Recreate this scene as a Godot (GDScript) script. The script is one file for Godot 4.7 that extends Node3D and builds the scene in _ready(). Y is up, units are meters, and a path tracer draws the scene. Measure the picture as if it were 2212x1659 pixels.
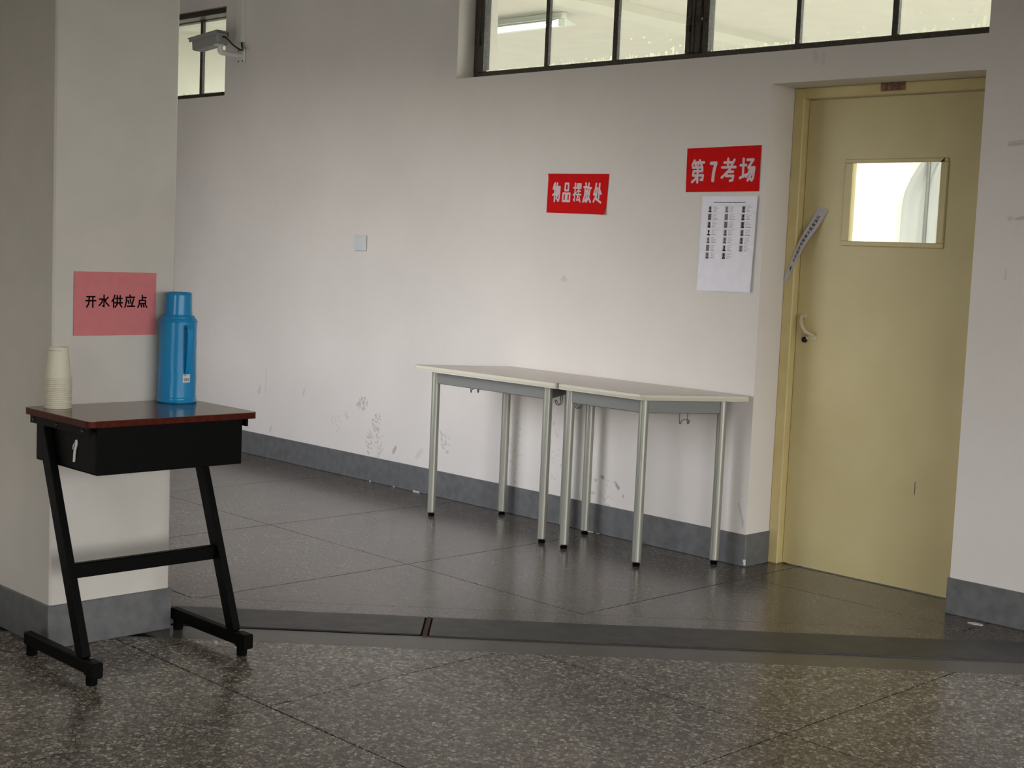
extends Node3D
# A corridor outside classroom 203: exam signs, two trapezoid tables, a school desk with a thermos and paper cups.
# x runs along the corridor wall, the wall's face is z = 0, the camera stands at z = 5 and looks towards -x -z.

var M := {}
var used := {}
var rng := RandomNumberGenerator.new()

const WALL_T := 0.28
const SILL := 2.235
const HEAD := 2.79
# openings for daylight, none of them in the picture
const COURT_WINDOWS := [[-7.8, -7.0, 0.6, 2.4], [-6.55, -4.95, 0.6, 2.3]]
const EAST_DOOR := [0.25, 7.2, 2.5]
const EAST := 4.0
const SOUTH_DOOR := [[-1.2, 1.4, 0.0, 2.2]]

func _ready():
	rng.seed = 7
	set_view()
	set_light()
	make_materials()
	build_shell()
	build_floor()
	build_column()
	build_windows()
	build_door()
	build_classroom()
	build_wall_things()
	build_tables()
	build_desk()
	build_thermos()
	build_cups()
	build_litter()

# ---------------------------------------------------------------- camera, sky, light
func set_view():
	var cam := Camera3D.new()
	cam.name = "camera"
	cam.fov = 30.4264
	cam.near = 0.05
	cam.far = 120.0
	cam.position = Vector3(0, 1.32, 5.0201)
	cam.basis = Basis.from_euler(Vector3(-0.092280, 0.789788, 0.042226))
	add_child(cam)
	cam.current = true

func set_light():
	var sky_mat := ProceduralSkyMaterial.new()
	sky_mat.sky_top_color = Color(0.77, 0.79, 0.84)
	sky_mat.sky_horizon_color = Color(0.90, 0.885, 0.86)
	sky_mat.ground_horizon_color = Color(0.36, 0.36, 0.35)
	sky_mat.ground_bottom_color = Color(0.30, 0.30, 0.29)
	sky_mat.sky_energy_multiplier = 1.0
	sky_mat.ground_energy_multiplier = 1.0
	var sky := Sky.new()
	sky.sky_material = sky_mat
	var e := Environment.new()
	e.background_mode = Environment.BG_SKY
	e.sky = sky
	e.background_energy_multiplier = 8.6
	e.tonemap_mode = Environment.TONE_MAPPER_LINEAR
	e.tonemap_exposure = 1.2
	e.sdfgi_enabled = true
	e.ssao_enabled = true
	e.ssil_enabled = true
	var we := WorldEnvironment.new()
	we.name = "world_environment"
	we.environment = e
	add_child(we)

# ---------------------------------------------------------------- naming helpers
func numbered(called: String) -> String:
	if not used.has(called):
		used[called] = 0
		return called
	used[called] += 1
	return "%s_%03d" % [called, used[called]]

func tag(o: Node, label: String, category: String, group := "", kind := "") -> Node:
	o.set_meta("label", label)
	o.set_meta("category", category)
	if group != "":
		o.set_meta("group", group)
	if kind != "":
		o.set_meta("kind", kind)
	return o

func thing(called: String, label: String, category: String, at := Vector3.ZERO, turn := 0.0, group := "", kind := "") -> Node3D:
	var o := Node3D.new()
	o.name = numbered(called)
	add_child(o)
	o.position = at
	o.rotation.y = turn
	tag(o, label, category, group, kind)
	return o

func part(called: String, mesh: Mesh, mat: Material, parent: Node3D, at := Vector3.ZERO) -> MeshInstance3D:
	var o := MeshInstance3D.new()
	o.name = called
	o.mesh = mesh
	o.material_override = mat
	o.position = at
	parent.add_child(o, true)
	return o

func solo(called: String, mesh: Mesh, mat: Material, label: String, category: String, at := Vector3.ZERO, group := "", kind := "") -> MeshInstance3D:
	var o := MeshInstance3D.new()
	o.name = numbered(called)
	o.mesh = mesh
	o.material_override = mat
	o.position = at
	add_child(o)
	tag(o, label, category, group, kind)
	return o

# ---------------------------------------------------------------- mesh helpers
func begin() -> SurfaceTool:
	var st := SurfaceTool.new()
	st.begin(Mesh.PRIMITIVE_TRIANGLES)
	st.set_smooth_group(-1)
	return st

func done(st: SurfaceTool) -> ArrayMesh:
	st.generate_normals()
	return st.commit()

func tri(st: SurfaceTool, a: Vector3, b: Vector3, c: Vector3):  # counter-clockwise seen from outside
	for q in [a, c, b]:
		st.set_uv(Vector2(q.x, -q.y))
		st.add_vertex(q)

func quad(st: SurfaceTool, a: Vector3, b: Vector3, c: Vector3, d: Vector3):
	tri(st, a, b, c)
	tri(st, a, c, d)

func box(st: SurfaceTool, lo: Vector3, hi: Vector3, bevel := 0.0, xf := Transform3D()):
	st.set_smooth_group(-1)
	var c := (lo + hi) / 2.0
	var h := (hi - lo) / 2.0
	var b: float = minf(bevel, minf(h.x, minf(h.y, h.z)) * 0.9)
	var axes := [Vector3.RIGHT, Vector3.UP, Vector3.BACK]
	# corner vertex lying on the face across axis k
	var cv := func(s: Vector3, k: int) -> Vector3:
		var q := Vector3(s.x * (h.x - b), s.y * (h.y - b), s.z * (h.z - b))
		q[k] = s[k] * h[k]
		return xf * (c + q)
	for k in 3:
		var u := (k + 1) % 3
		var v := (k + 2) % 3
		for sg in [1.0, -1.0]:
			var p := []
			for uv in [[-1, -1], [1, -1], [1, 1], [-1, 1]]:
				var s := Vector3.ZERO
				s[k] = sg
				s[u] = uv[0]
				s[v] = uv[1]
				p.append(cv.call(s, k))
			if sg > 0:
				quad(st, p[0], p[1], p[2], p[3])
			else:
				quad(st, p[3], p[2], p[1], p[0])
	if b <= 0.0:
		return
	for k in 3:  # edges parallel to axis k
		var u := (k + 1) % 3
		var v := (k + 2) % 3
		for su in [-1.0, 1.0]:
			for sv in [-1.0, 1.0]:
				var s0 := Vector3.ZERO
				s0[u] = su
				s0[v] = sv
				s0[k] = -1.0
				var s1 := s0
				s1[k] = 1.0
				var a = cv.call(s0, u)
				var bb = cv.call(s0, v)
				var cc = cv.call(s1, v)
				var d = cv.call(s1, u)
				if su * sv > 0:
					quad(st, a, bb, cc, d)
				else:
					quad(st, d, cc, bb, a)
	for sx in [-1.0, 1.0]:
		for sy in [-1.0, 1.0]:
			for sz in [-1.0, 1.0]:
				var s := Vector3(sx, sy, sz)
				if sx * sy * sz > 0:
					tri(st, cv.call(s, 0), cv.call(s, 1), cv.call(s, 2))
				else:
					tri(st, cv.call(s, 2), cv.call(s, 1), cv.call(s, 0))

func box_mesh(lo: Vector3, hi: Vector3, bevel := 0.0, xf := Transform3D()) -> ArrayMesh:
	var st := begin()
	box(st, lo, hi, bevel, xf)
	return done(st)

func lathe(st: SurfaceTool, profile: Array, n := 32, xf := Transform3D()):  # profile of (radius, y) from bottom to top, sharp where a point repeats
	var group := 1
	for i in profile.size() - 1:
		var p: Vector2 = profile[i]
		var q: Vector2 = profile[i + 1]
		if p.is_equal_approx(q):
			group += 1
			continue
		st.set_smooth_group(group)
		for k in n:
			var a := TAU * k / n
			var b := TAU * ((k + 1) % n) / n
			var pa := xf * Vector3(p.x * cos(a), p.y, -p.x * sin(a))
			var pb := xf * Vector3(p.x * cos(b), p.y, -p.x * sin(b))
			var qa := xf * Vector3(q.x * cos(a), q.y, -q.x * sin(a))
			var qb := xf * Vector3(q.x * cos(b), q.y, -q.x * sin(b))
			if p.x > 1e-6:
				tri(st, pa, pb, qb)
			if q.x > 1e-6:
				tri(st, pa, qb, qa)
	st.set_smooth_group(-1)

func lathe_mesh(profile: Array, n := 32, xf := Transform3D()) -> ArrayMesh:
	var st := begin()
	lathe(st, profile, n, xf)
	return done(st)

func tube(st: SurfaceTool, path: PackedVector3Array, r: float, n := 10, cap := true, group := 1):
	var up := Vector3.UP
	var rings := []
	for i in path.size():
		var d := (path[mini(i + 1, path.size() - 1)] - path[maxi(i - 1, 0)]).normalized()
		if absf(d.dot(up)) > 0.95:
			up = Vector3.RIGHT if absf(d.x) < 0.9 else Vector3.BACK
		var x := up.cross(d).normalized()
		var y := d.cross(x).normalized()
		up = y
		var ring := []
		for k in n:
			var a := TAU * k / n
			ring.append(path[i] + (x * cos(a) + y * sin(a)) * r)
		rings.append(ring)
	st.set_smooth_group(group)
	for i in rings.size() - 1:
		for k in n:
			var k2 := (k + 1) % n
			quad(st, rings[i][k], rings[i][k2], rings[i + 1][k2], rings[i + 1][k])
	st.set_smooth_group(-1)
	if cap:
		for k in range(1, n - 1):
			tri(st, rings[0][0], rings[0][k + 1], rings[0][k])
			var e = rings[-1]
			tri(st, e[0], e[k], e[k + 1])

func smooth_path(pts: Array, steps := 6) -> PackedVector3Array:
	var out := PackedVector3Array()
	for i in pts.size() - 1:
		var p0: Vector3 = pts[maxi(i - 1, 0)]
		var p3: Vector3 = pts[mini(i + 2, pts.size() - 1)]
		for k in steps:
			out.append((pts[i] as Vector3).cubic_interpolate(pts[i + 1], p0, p3, float(k) / steps))
	out.append(pts[-1])
	return out

# a flat polygon in (x, z) raised from y0 to y1, with a chamfer on the top edge
func slab(st: SurfaceTool, poly: PackedVector2Array, y0: float, y1: float, bevel := 0.0, bevel_low := 0.0):
	var pts := poly.duplicate()
	var area := 0.0
	for i in pts.size():
		area += pts[i].cross(pts[(i + 1) % pts.size()])
	if area > 0:  # want counter-clockwise seen from above (x right, z down)
		pts.reverse()
	var top := inset(pts, bevel)
	var low := inset(pts, bevel_low)
	var n := pts.size()
	var t := Geometry2D.triangulate_polygon(top)
	for k in range(0, t.size(), 3):
		var a := top[t[k]]
		var b := top[t[k + 1]]
		var c := top[t[k + 2]]
		if (b - a).cross(c - a) > 0:
			var w := b
			b = c
			c = w
		tri(st, Vector3(a.x, y1, a.y), Vector3(b.x, y1, b.y), Vector3(c.x, y1, c.y))
		a = low[t[k]]
		b = low[t[k + 1]]
		c = low[t[k + 2]]
		if (b - a).cross(c - a) < 0:
			var w2 := b
			b = c
			c = w2
		tri(st, Vector3(a.x, y0, a.y), Vector3(b.x, y0, b.y), Vector3(c.x, y0, c.y))
	for i in n:
		var j := (i + 1) % n
		var ring := [[low[i], low[j], y0]]
		if bevel_low > 0:
			ring.append([pts[i], pts[j], y0 + bevel_low])
		if bevel > 0:
			ring.append([pts[i], pts[j], y1 - bevel])
		ring.append([top[i], top[j], y1])
		for k in ring.size() - 1:
			var r = ring[k]
			var s = ring[k + 1]
			quad(st, Vector3(r[0].x, r[2], r[0].y), Vector3(r[1].x, r[2], r[1].y), Vector3(s[1].x, s[2], s[1].y), Vector3(s[0].x, s[2], s[0].y))

func inset(pts: PackedVector2Array, d: float) -> PackedVector2Array:  # points clockwise in (x, z), i.e. counter-clockwise from above
	if d <= 0.0:
		return pts
	var out := PackedVector2Array()
	var n := pts.size()
	for i in n:
		var a := (pts[i] - pts[(i + n - 1) % n]).normalized()
		var b := (pts[(i + 1) % n] - pts[i]).normalized()
		var na := Vector2(a.y, -a.x)
		var nb := Vector2(b.y, -b.x)
		var m := (na + nb).normalized()
		out.append(pts[i] - m * (d / maxf(m.dot(na), 0.3)))
	return out

func round_corners(pts: Array, r: float, n := 5) -> PackedVector2Array:
	var out := PackedVector2Array()
	var c := pts.size()
	for i in c:
		var p: Vector2 = pts[i]
		var a: Vector2 = p + ((pts[(i + c - 1) % c] as Vector2) - p).normalized() * r
		var b: Vector2 = p + ((pts[(i + 1) % c] as Vector2) - p).normalized() * r
		for k in n + 1:
			var t := float(k) / n
			out.append(a.lerp(p, t).lerp(p.lerp(b, t), t))
	return out

# a sheet of paper between four corners, textured, with a little thickness and an optional lift
func sheet(tl: Vector3, tr: Vector3, br: Vector3, bl: Vector3, lift: Callable, nu := 12, nv := 12, thick := 0.0004) -> ArrayMesh:
	var st := SurfaceTool.new()
	st.begin(Mesh.PRIMITIVE_TRIANGLES)
	var normal := (tr - tl).cross(tl - bl).normalized()
	var at := func(u: float, v: float, up: float) -> Vector3:
		var q: Vector3 = tl.lerp(tr, u).lerp(bl.lerp(br, u), v)
		return q + normal * (lift.call(u, v) + up)
	for face in 2:
		st.set_smooth_group(face)
		for i in nu:
			for j in nv:
				var u0 := float(i) / nu
				var u1 := float(i + 1) / nu
				var v0 := float(j) / nv
				var v1 := float(j + 1) / nv
				var c := [[u0, v0], [u0, v1], [u1, v1], [u1, v0]]
				var order := [0, 2, 1, 0, 3, 2] if face == 0 else [0, 1, 2, 0, 2, 3]
				for k in order:
					st.set_uv(Vector2(c[k][0], c[k][1]))
					st.add_vertex(at.call(c[k][0], c[k][1], thick if face == 0 else 0.0))
	st.generate_normals()
	return st.commit()

# a wall with rectangular openings: front at z = zf (faces +z), back at z = zb
func pierced_wall(holes: Array, x0: float, x1: float, y0: float, y1: float, zf: float, zb: float) -> ArrayMesh:
	var st := begin()
	var xs := [x0, x1]
	var ys := [y0, y1]
	for h in holes:
		xs += [h[0], h[1]]
		ys += [h[2], h[3]]
	xs.sort()
	ys.sort()
	var hole := func(x: float, y: float) -> bool:
		for h in holes:
			if x > h[0] and x < h[1] and y > h[2] and y < h[3]:
				return true
		return x < x0 or x > x1 or y < y0 or y > y1
	for i in xs.size() - 1:
		for j in ys.size() - 1:
			if xs[i + 1] - xs[i] < 1e-6 or ys[j + 1] - ys[j] < 1e-6:
				continue
			var cx: float = (xs[i] + xs[i + 1]) / 2
			var cy: float = (ys[j] + ys[j + 1]) / 2
			if hole.call(cx, cy):
				continue
			var a := Vector3(xs[i], ys[j], zf)
			var b := Vector3(xs[i + 1], ys[j], zf)
			var c := Vector3(xs[i + 1], ys[j + 1], zf)
			var d := Vector3(xs[i], ys[j + 1], zf)
			var back := Vector3(0, 0, zb - zf)
			quad(st, a, b, c, d)
			quad(st, b + back, a + back, d + back, c + back)
			if hole.call(xs[i] - 0.0005, cy):
				quad(st, a + back, a, d, d + back)
			if hole.call(xs[i + 1] + 0.0005, cy):
				quad(st, b, b + back, c + back, c)
			if hole.call(cx, ys[j] - 0.0005):
				quad(st, a + back, b + back, b, a)
			if hole.call(cx, ys[j + 1] + 0.0005):
				quad(st, d, c, c + back, d + back)
	return done(st)

# ---------------------------------------------------------------- pictures
class Ink:  # a coverage picture that strokes are drawn into
	var w: int
	var h: int
	var a := PackedFloat32Array()
	func _init(ww: int, hh: int):
		w = ww
		h = hh
		a.resize(w * h)
	func line(p: Vector2, q: Vector2, r: float, strength := 1.0):
		var x0 := maxi(0, int(minf(p.x, q.x) - r - 1))
		var x1 := mini(w - 1, int(maxf(p.x, q.x) + r + 2))
		var y0 := maxi(0, int(minf(p.y, q.y) - r - 1))
		var y1 := mini(h - 1, int(maxf(p.y, q.y) + r + 2))
		var d := q - p
		var l2 := maxf(d.length_squared(), 1e-6)
		for y in range(y0, y1 + 1):
			for x in range(x0, x1 + 1):
				var o := Vector2(x + 0.5, y + 0.5) - p
				var t := clampf(o.dot(d) / l2, 0.0, 1.0)
				var c := clampf(r + 0.5 - (o - d * t).length(), 0.0, 1.0) * strength
				var k := y * w + x
				if c > a[k]:
					a[k] = c
	func strokes(list: Array, at: Vector2, size: Vector2, r: float, turn := 0.0):
		for s in list:
			for i in range(0, s.size() - 2, 2):
				var p := Vector2(s[i] / 100.0 * size.x, s[i + 1] / 100.0 * size.y).rotated(turn) + at
				var q := Vector2(s[i + 2] / 100.0 * size.x, s[i + 3] / 100.0 * size.y).rotated(turn) + at
				line(p, q, r)
	func rect(x0: int, y0: int, x1: int, y1: int, v := 1.0):
		for y in range(maxi(0, y0), mini(h, y1)):
			for x in range(maxi(0, x0), mini(w, x1)):
				a[y * w + x] = maxf(a[y * w + x], v)

func ink_on(im: Image, ink: Ink, c: Color):
	for y in ink.h:
		for x in ink.w:
			var k := ink.a[y * ink.w + x]
			if k > 0.003:
				im.set_pixel(x, y, im.get_pixel(x, y).lerp(c, k))

func paper_picture(w: int, h: int, c: Color, grain: float, seed_: int) -> Image:
	var n := FastNoiseLite.new()
	n.seed = seed_
	n.frequency = 0.012
	n.fractal_octaves = 5
	var g := n.get_image(w, h)
	var im := Image.create_empty(w, h, false, Image.FORMAT_RGB8)
	for y in h:
		for x in w:
			var k := 1.0 + (g.get_pixel(x, y).r - 0.5) * grain
			im.set_pixel(x, y, Color(c.r * k, c.g * k, c.b * k))
	return im

const HAN := {
	"开": [[15, 16, 85, 16], [7, 46, 93, 46], [34, 16, 34, 46, 30, 70, 14, 93], [67, 16, 67, 95]],
	"水": [[50, 5, 50, 90, 38, 83], [10, 34, 39, 34, 30, 60, 8, 82], [86, 20, 58, 46], [56, 34, 70, 62, 94, 84]],
	"供": [[30, 5, 22, 28, 5, 50], [20, 32, 20, 95], [38, 28, 94, 28], [52, 8, 52, 60], [78, 8, 78, 60], [33, 61, 97, 61], [52, 70, 35, 93], [75, 70, 93, 93]],
	"应": [[50, 3, 54, 14], [16, 19, 93, 19], [18, 19, 18, 55, 6, 94], [33, 42, 43, 66], [54, 36, 61, 62], [85, 34, 68, 82], [27, 87, 95, 87]],
	"点": [[48, 4, 48, 42], [48, 21, 84, 21], [22, 42, 78, 42, 78, 66, 22, 66, 22, 42], [19, 76, 9, 95], [38, 76, 43, 93], [58, 76, 65, 93], [77, 76, 91, 95]],
	"物": [[20, 10, 9, 34], [15, 27, 46, 27], [30, 5, 30, 95], [6, 64, 46, 52], [59, 6, 48, 40], [54, 24, 93, 24, 90, 78, 80, 93, 70, 87], [67, 26, 60, 46, 46, 64], [80, 26, 72, 56, 52, 82]],
	"品": [[30, 7, 70, 7, 70, 41, 30, 41, 30, 7], [8, 55, 42, 55, 42, 93, 8, 93, 8, 55], [58, 55, 92, 55, 92, 93, 58, 93, 58, 55]],
	"摆": [[5, 27, 40, 27], [24, 5, 24, 91, 13, 84], [5, 62, 40, 50], [47, 8, 94, 8, 94, 29, 47, 29, 47, 8], [62, 8, 62, 29], [79, 8, 79, 29], [51, 43, 90, 43], [70, 31, 70, 60], [43, 60, 98, 60], [65, 60, 53, 87, 88, 84], [79, 70, 93, 94]],
	"放": [[26, 4, 31, 14], [5, 23, 49, 23], [24, 42, 45, 42, 41, 84, 33, 92, 26, 86], [24, 23, 22, 60, 5, 94], [66, 5, 60, 26, 49, 44], [60, 27, 98, 27], [84, 28, 73, 66, 46, 94], [58, 44, 73, 74, 97, 94]],
	"处": [[27, 6, 20, 34, 5, 58], [23, 28, 47, 28, 36, 64, 6, 92], [15, 50, 42, 80, 97, 95], [68, 6, 68, 76], [70, 34, 92, 54]],
	"第": [[23, 3, 9, 23], [18, 12, 47, 12], [29, 15, 35, 24], [63, 3, 52, 21], [58, 12, 94, 12], [71, 15, 77, 24], [14, 33, 83, 33, 83, 49], [20, 49, 83, 49], [20, 49, 16, 67, 90, 67, 86, 86, 74, 86], [50, 33, 50, 97], [47, 67, 34, 83, 10, 95]],
	"7": [[16, 10, 84, 10, 62, 40, 52, 66, 48, 93]],
	"考": [[19, 18, 70, 18], [44, 3, 44, 38], [5, 38, 95, 38], [86, 8, 54, 50, 6, 80], [40, 57, 80, 57], [40, 57, 35, 74, 83, 74, 78, 92, 62, 94]],
	"场": [[4, 33, 40, 33], [22, 8, 22, 80], [3, 84, 42, 71], [46, 12, 84, 12, 55, 43, 93, 43, 87, 86, 79, 94, 69, 87], [66, 45, 58, 66, 42, 80], [80, 45, 72, 72, 54, 94]],
	"江": [[12, 12, 24, 24], [6, 40, 18, 50], [8, 90, 28, 62], [40, 22, 90, 22], [64, 22, 64, 84], [34, 84, 96, 84]],
	"苏": [[8, 18, 92, 18], [32, 6, 32, 30], [68, 6, 68, 30], [20, 42, 74, 42, 68, 86, 56, 84], [46, 32, 40, 64, 12, 92], [14, 56, 8, 74], [84, 54, 94, 72]],
	"科": [[40, 6, 12, 16], [6, 34, 48, 34], [28, 14, 28, 94], [26, 40, 6, 68], [30, 44, 48, 62], [60, 14, 72, 26], [56, 36, 70, 48], [50, 68, 96, 60], [84, 6, 84, 94]],
	"技": [[6, 28, 40, 28], [24, 6, 24, 90, 14, 84], [6, 62, 40, 50], [48, 24, 96, 24], [72, 6, 72, 46], [50, 46, 88, 46, 66, 78, 46, 92], [54, 50, 74, 76, 96, 92]],
	"大": [[8, 36, 92, 36], [50, 6, 48, 40, 30, 72, 8, 92], [50, 38, 66, 72, 92, 92]],
	"学": [[20, 6, 28, 20], [46, 4, 52, 18], [80, 6, 68, 22], [10, 40, 10, 26, 90, 26, 84, 42], [28, 44, 72, 44, 52, 58], [52, 58, 52, 92, 40, 86], [6, 66, 94, 66]],
	"研": [[6, 14, 46, 14], [26, 14, 8, 58], [16, 46, 16, 84, 42, 84, 42, 46, 16, 46], [52, 14, 94, 14], [48, 48, 98, 48], [62, 14, 60, 60, 48, 92], [82, 14, 82, 94]],
	"究": [[48, 4, 52, 14], [10, 34, 10, 20, 90, 20, 84, 34], [36, 26, 18, 44], [62, 26, 82, 42], [20, 56, 70, 56, 68, 86, 92, 86, 94, 72], [44, 44, 40, 66, 10, 94]],
	"生": [[28, 8, 12, 40], [24, 28, 88, 28], [16, 58, 84, 58], [52, 6, 52, 90], [6, 90, 94, 90]],
	"招": [[6, 28, 40, 28], [24, 6, 24, 90, 14, 84], [6, 62, 40, 50], [50, 12, 90, 12, 84, 44, 74, 42], [68, 12, 62, 32, 46, 50], [52, 58, 52, 92, 88, 92, 88, 58, 52, 58]],
	"办": [[14, 32, 76, 32, 70, 86, 56, 84], [44, 8, 40, 50, 10, 92], [18, 48, 8, 70], [84, 48, 94, 70]],
	"2": [[18, 26, 24, 12, 48, 6, 72, 14, 78, 30, 66, 50, 18, 92, 82, 92]],
	"0": [[50, 6, 24, 22, 18, 50, 24, 78, 50, 94, 76, 78, 82, 50, 76, 22, 50, 6]],
	"3": [[20, 18, 42, 6, 70, 10, 78, 28, 66, 44, 44, 48, 70, 54, 80, 70, 70, 88, 44, 94, 18, 82]],
}

func written(im: Image, text: String, x0: float, y0: float, cw: float, ch: float, step: float, r: float, c: Color):
	var ink := Ink.new(im.get_width(), im.get_height())
	for i in text.length():
		ink.strokes(HAN[text[i]], Vector2(x0 + step * i, y0), Vector2(cw, ch), r)
	ink_on(im, ink, c)

func textured(im: Image, rough: float, mips := true) -> StandardMaterial3D:
	var m := StandardMaterial3D.new()
	if mips:
		im.generate_mipmaps()
	m.albedo_texture = ImageTexture.create_from_image(im)
	m.roughness = rough
	m.texture_repeat = false
	return m

func paper(im: Image) -> StandardMaterial3D:
	var m := textured(im, 0.85)
	m.metallic_specular = 0.15
	return m

# ---------------------------------------------------------------- materials
func plain(c: Color, rough := 0.6, metal := 0.0) -> StandardMaterial3D:
	var m := StandardMaterial3D.new()
	m.albedo_color = c
	m.roughness = rough
	m.metallic = metal
	return m

func mottled(c0: Color, c1: Color, freq: float, rough: float, scale := 1.0, bump := 0.0, seed_ := 1, metal := 0.0) -> StandardMaterial3D:
	var m := plain(Color.WHITE, rough, metal)
	var n := FastNoiseLite.new()
	n.seed = seed_
	n.frequency = freq
	n.fractal_octaves = 5
	var g := n.get_seamless_image(512, 512)
	var a := Image.create_empty(512, 512, false, Image.FORMAT_RGB8)
	for y in 512:
		for x in 512:
			a.set_pixel(x, y, c0.lerp(c1, g.get_pixel(x, y).r))
	m.albedo_texture = ImageTexture.create_from_image(a)
	m.uv1_triplanar = true
	m.uv1_world_triplanar = true
	m.uv1_scale = Vector3.ONE * scale
	if bump > 0.0:
		m.heightmap_enabled = true
		m.heightmap_scale = bump
		m.heightmap_texture = ImageTexture.create_from_image(g)
	return m

# polished terrazzo: stone chips set in a dark cement, as cells of a Voronoi pattern
func terrazzo(freq: float, seed_: int, chips: Gradient, matrix: Color, gap: float, rough: float) -> StandardMaterial3D:
	var size := 1024
	var n := FastNoiseLite.new()
	n.noise_type = FastNoiseLite.TYPE_CELLULAR
	n.seed = seed_
	n.frequency = freq
	n.fractal_type = FastNoiseLite.FRACTAL_NONE
	n.cellular_jitter = 1.0
	n.cellular_return_type = FastNoiseLite.RETURN_CELL_VALUE
	var v := n.get_image(size, size)
	n.cellular_return_type = FastNoiseLite.RETURN_DISTANCE2_SUB
	var d := n.get_image(size, size)
	var broad := FastNoiseLite.new()
	broad.seed = seed_ + 9
	broad.frequency = 0.004
	broad.fractal_octaves = 4
	var b := broad.get_image(size, size)
	var vb := v.get_data()
	var db := d.get_data()
	var gb := b.get_data()
	var lut := []
	for i in 256:
		lut.append(chips.sample(i / 255.0))
	var out := PackedByteArray()
	out.resize(size * size * 3)
	for i in size * size:
		var e := clampf((db[i] / 255.0 - gap) / 0.10, 0.0, 1.0)
		var c: Color = lut[vb[i]]
		var k := 0.90 + gb[i] / 255.0 * 0.20
		out[i * 3] = int(255.0 * minf(1.0, lerpf(matrix.r, c.r, e) * k))
		out[i * 3 + 1] = int(255.0 * minf(1.0, lerpf(matrix.g, c.g, e) * k))
		out[i * 3 + 2] = int(255.0 * minf(1.0, lerpf(matrix.b, c.b, e) * k))
	var im := Image.create_from_data(size, size, false, Image.FORMAT_RGB8, out)
	var m := plain(Color.WHITE, rough)
	m.albedo_texture = ImageTexture.create_from_image(im)
	return m

func ramp(stops: Array) -> Gradient:
	var g := Gradient.new()
	var o := PackedFloat32Array()
	var c := PackedColorArray()
	for s in stops:
		o.append(s[0])
		c.append(s[1])
	g.offsets = o
	g.colors = c
	return g

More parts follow.
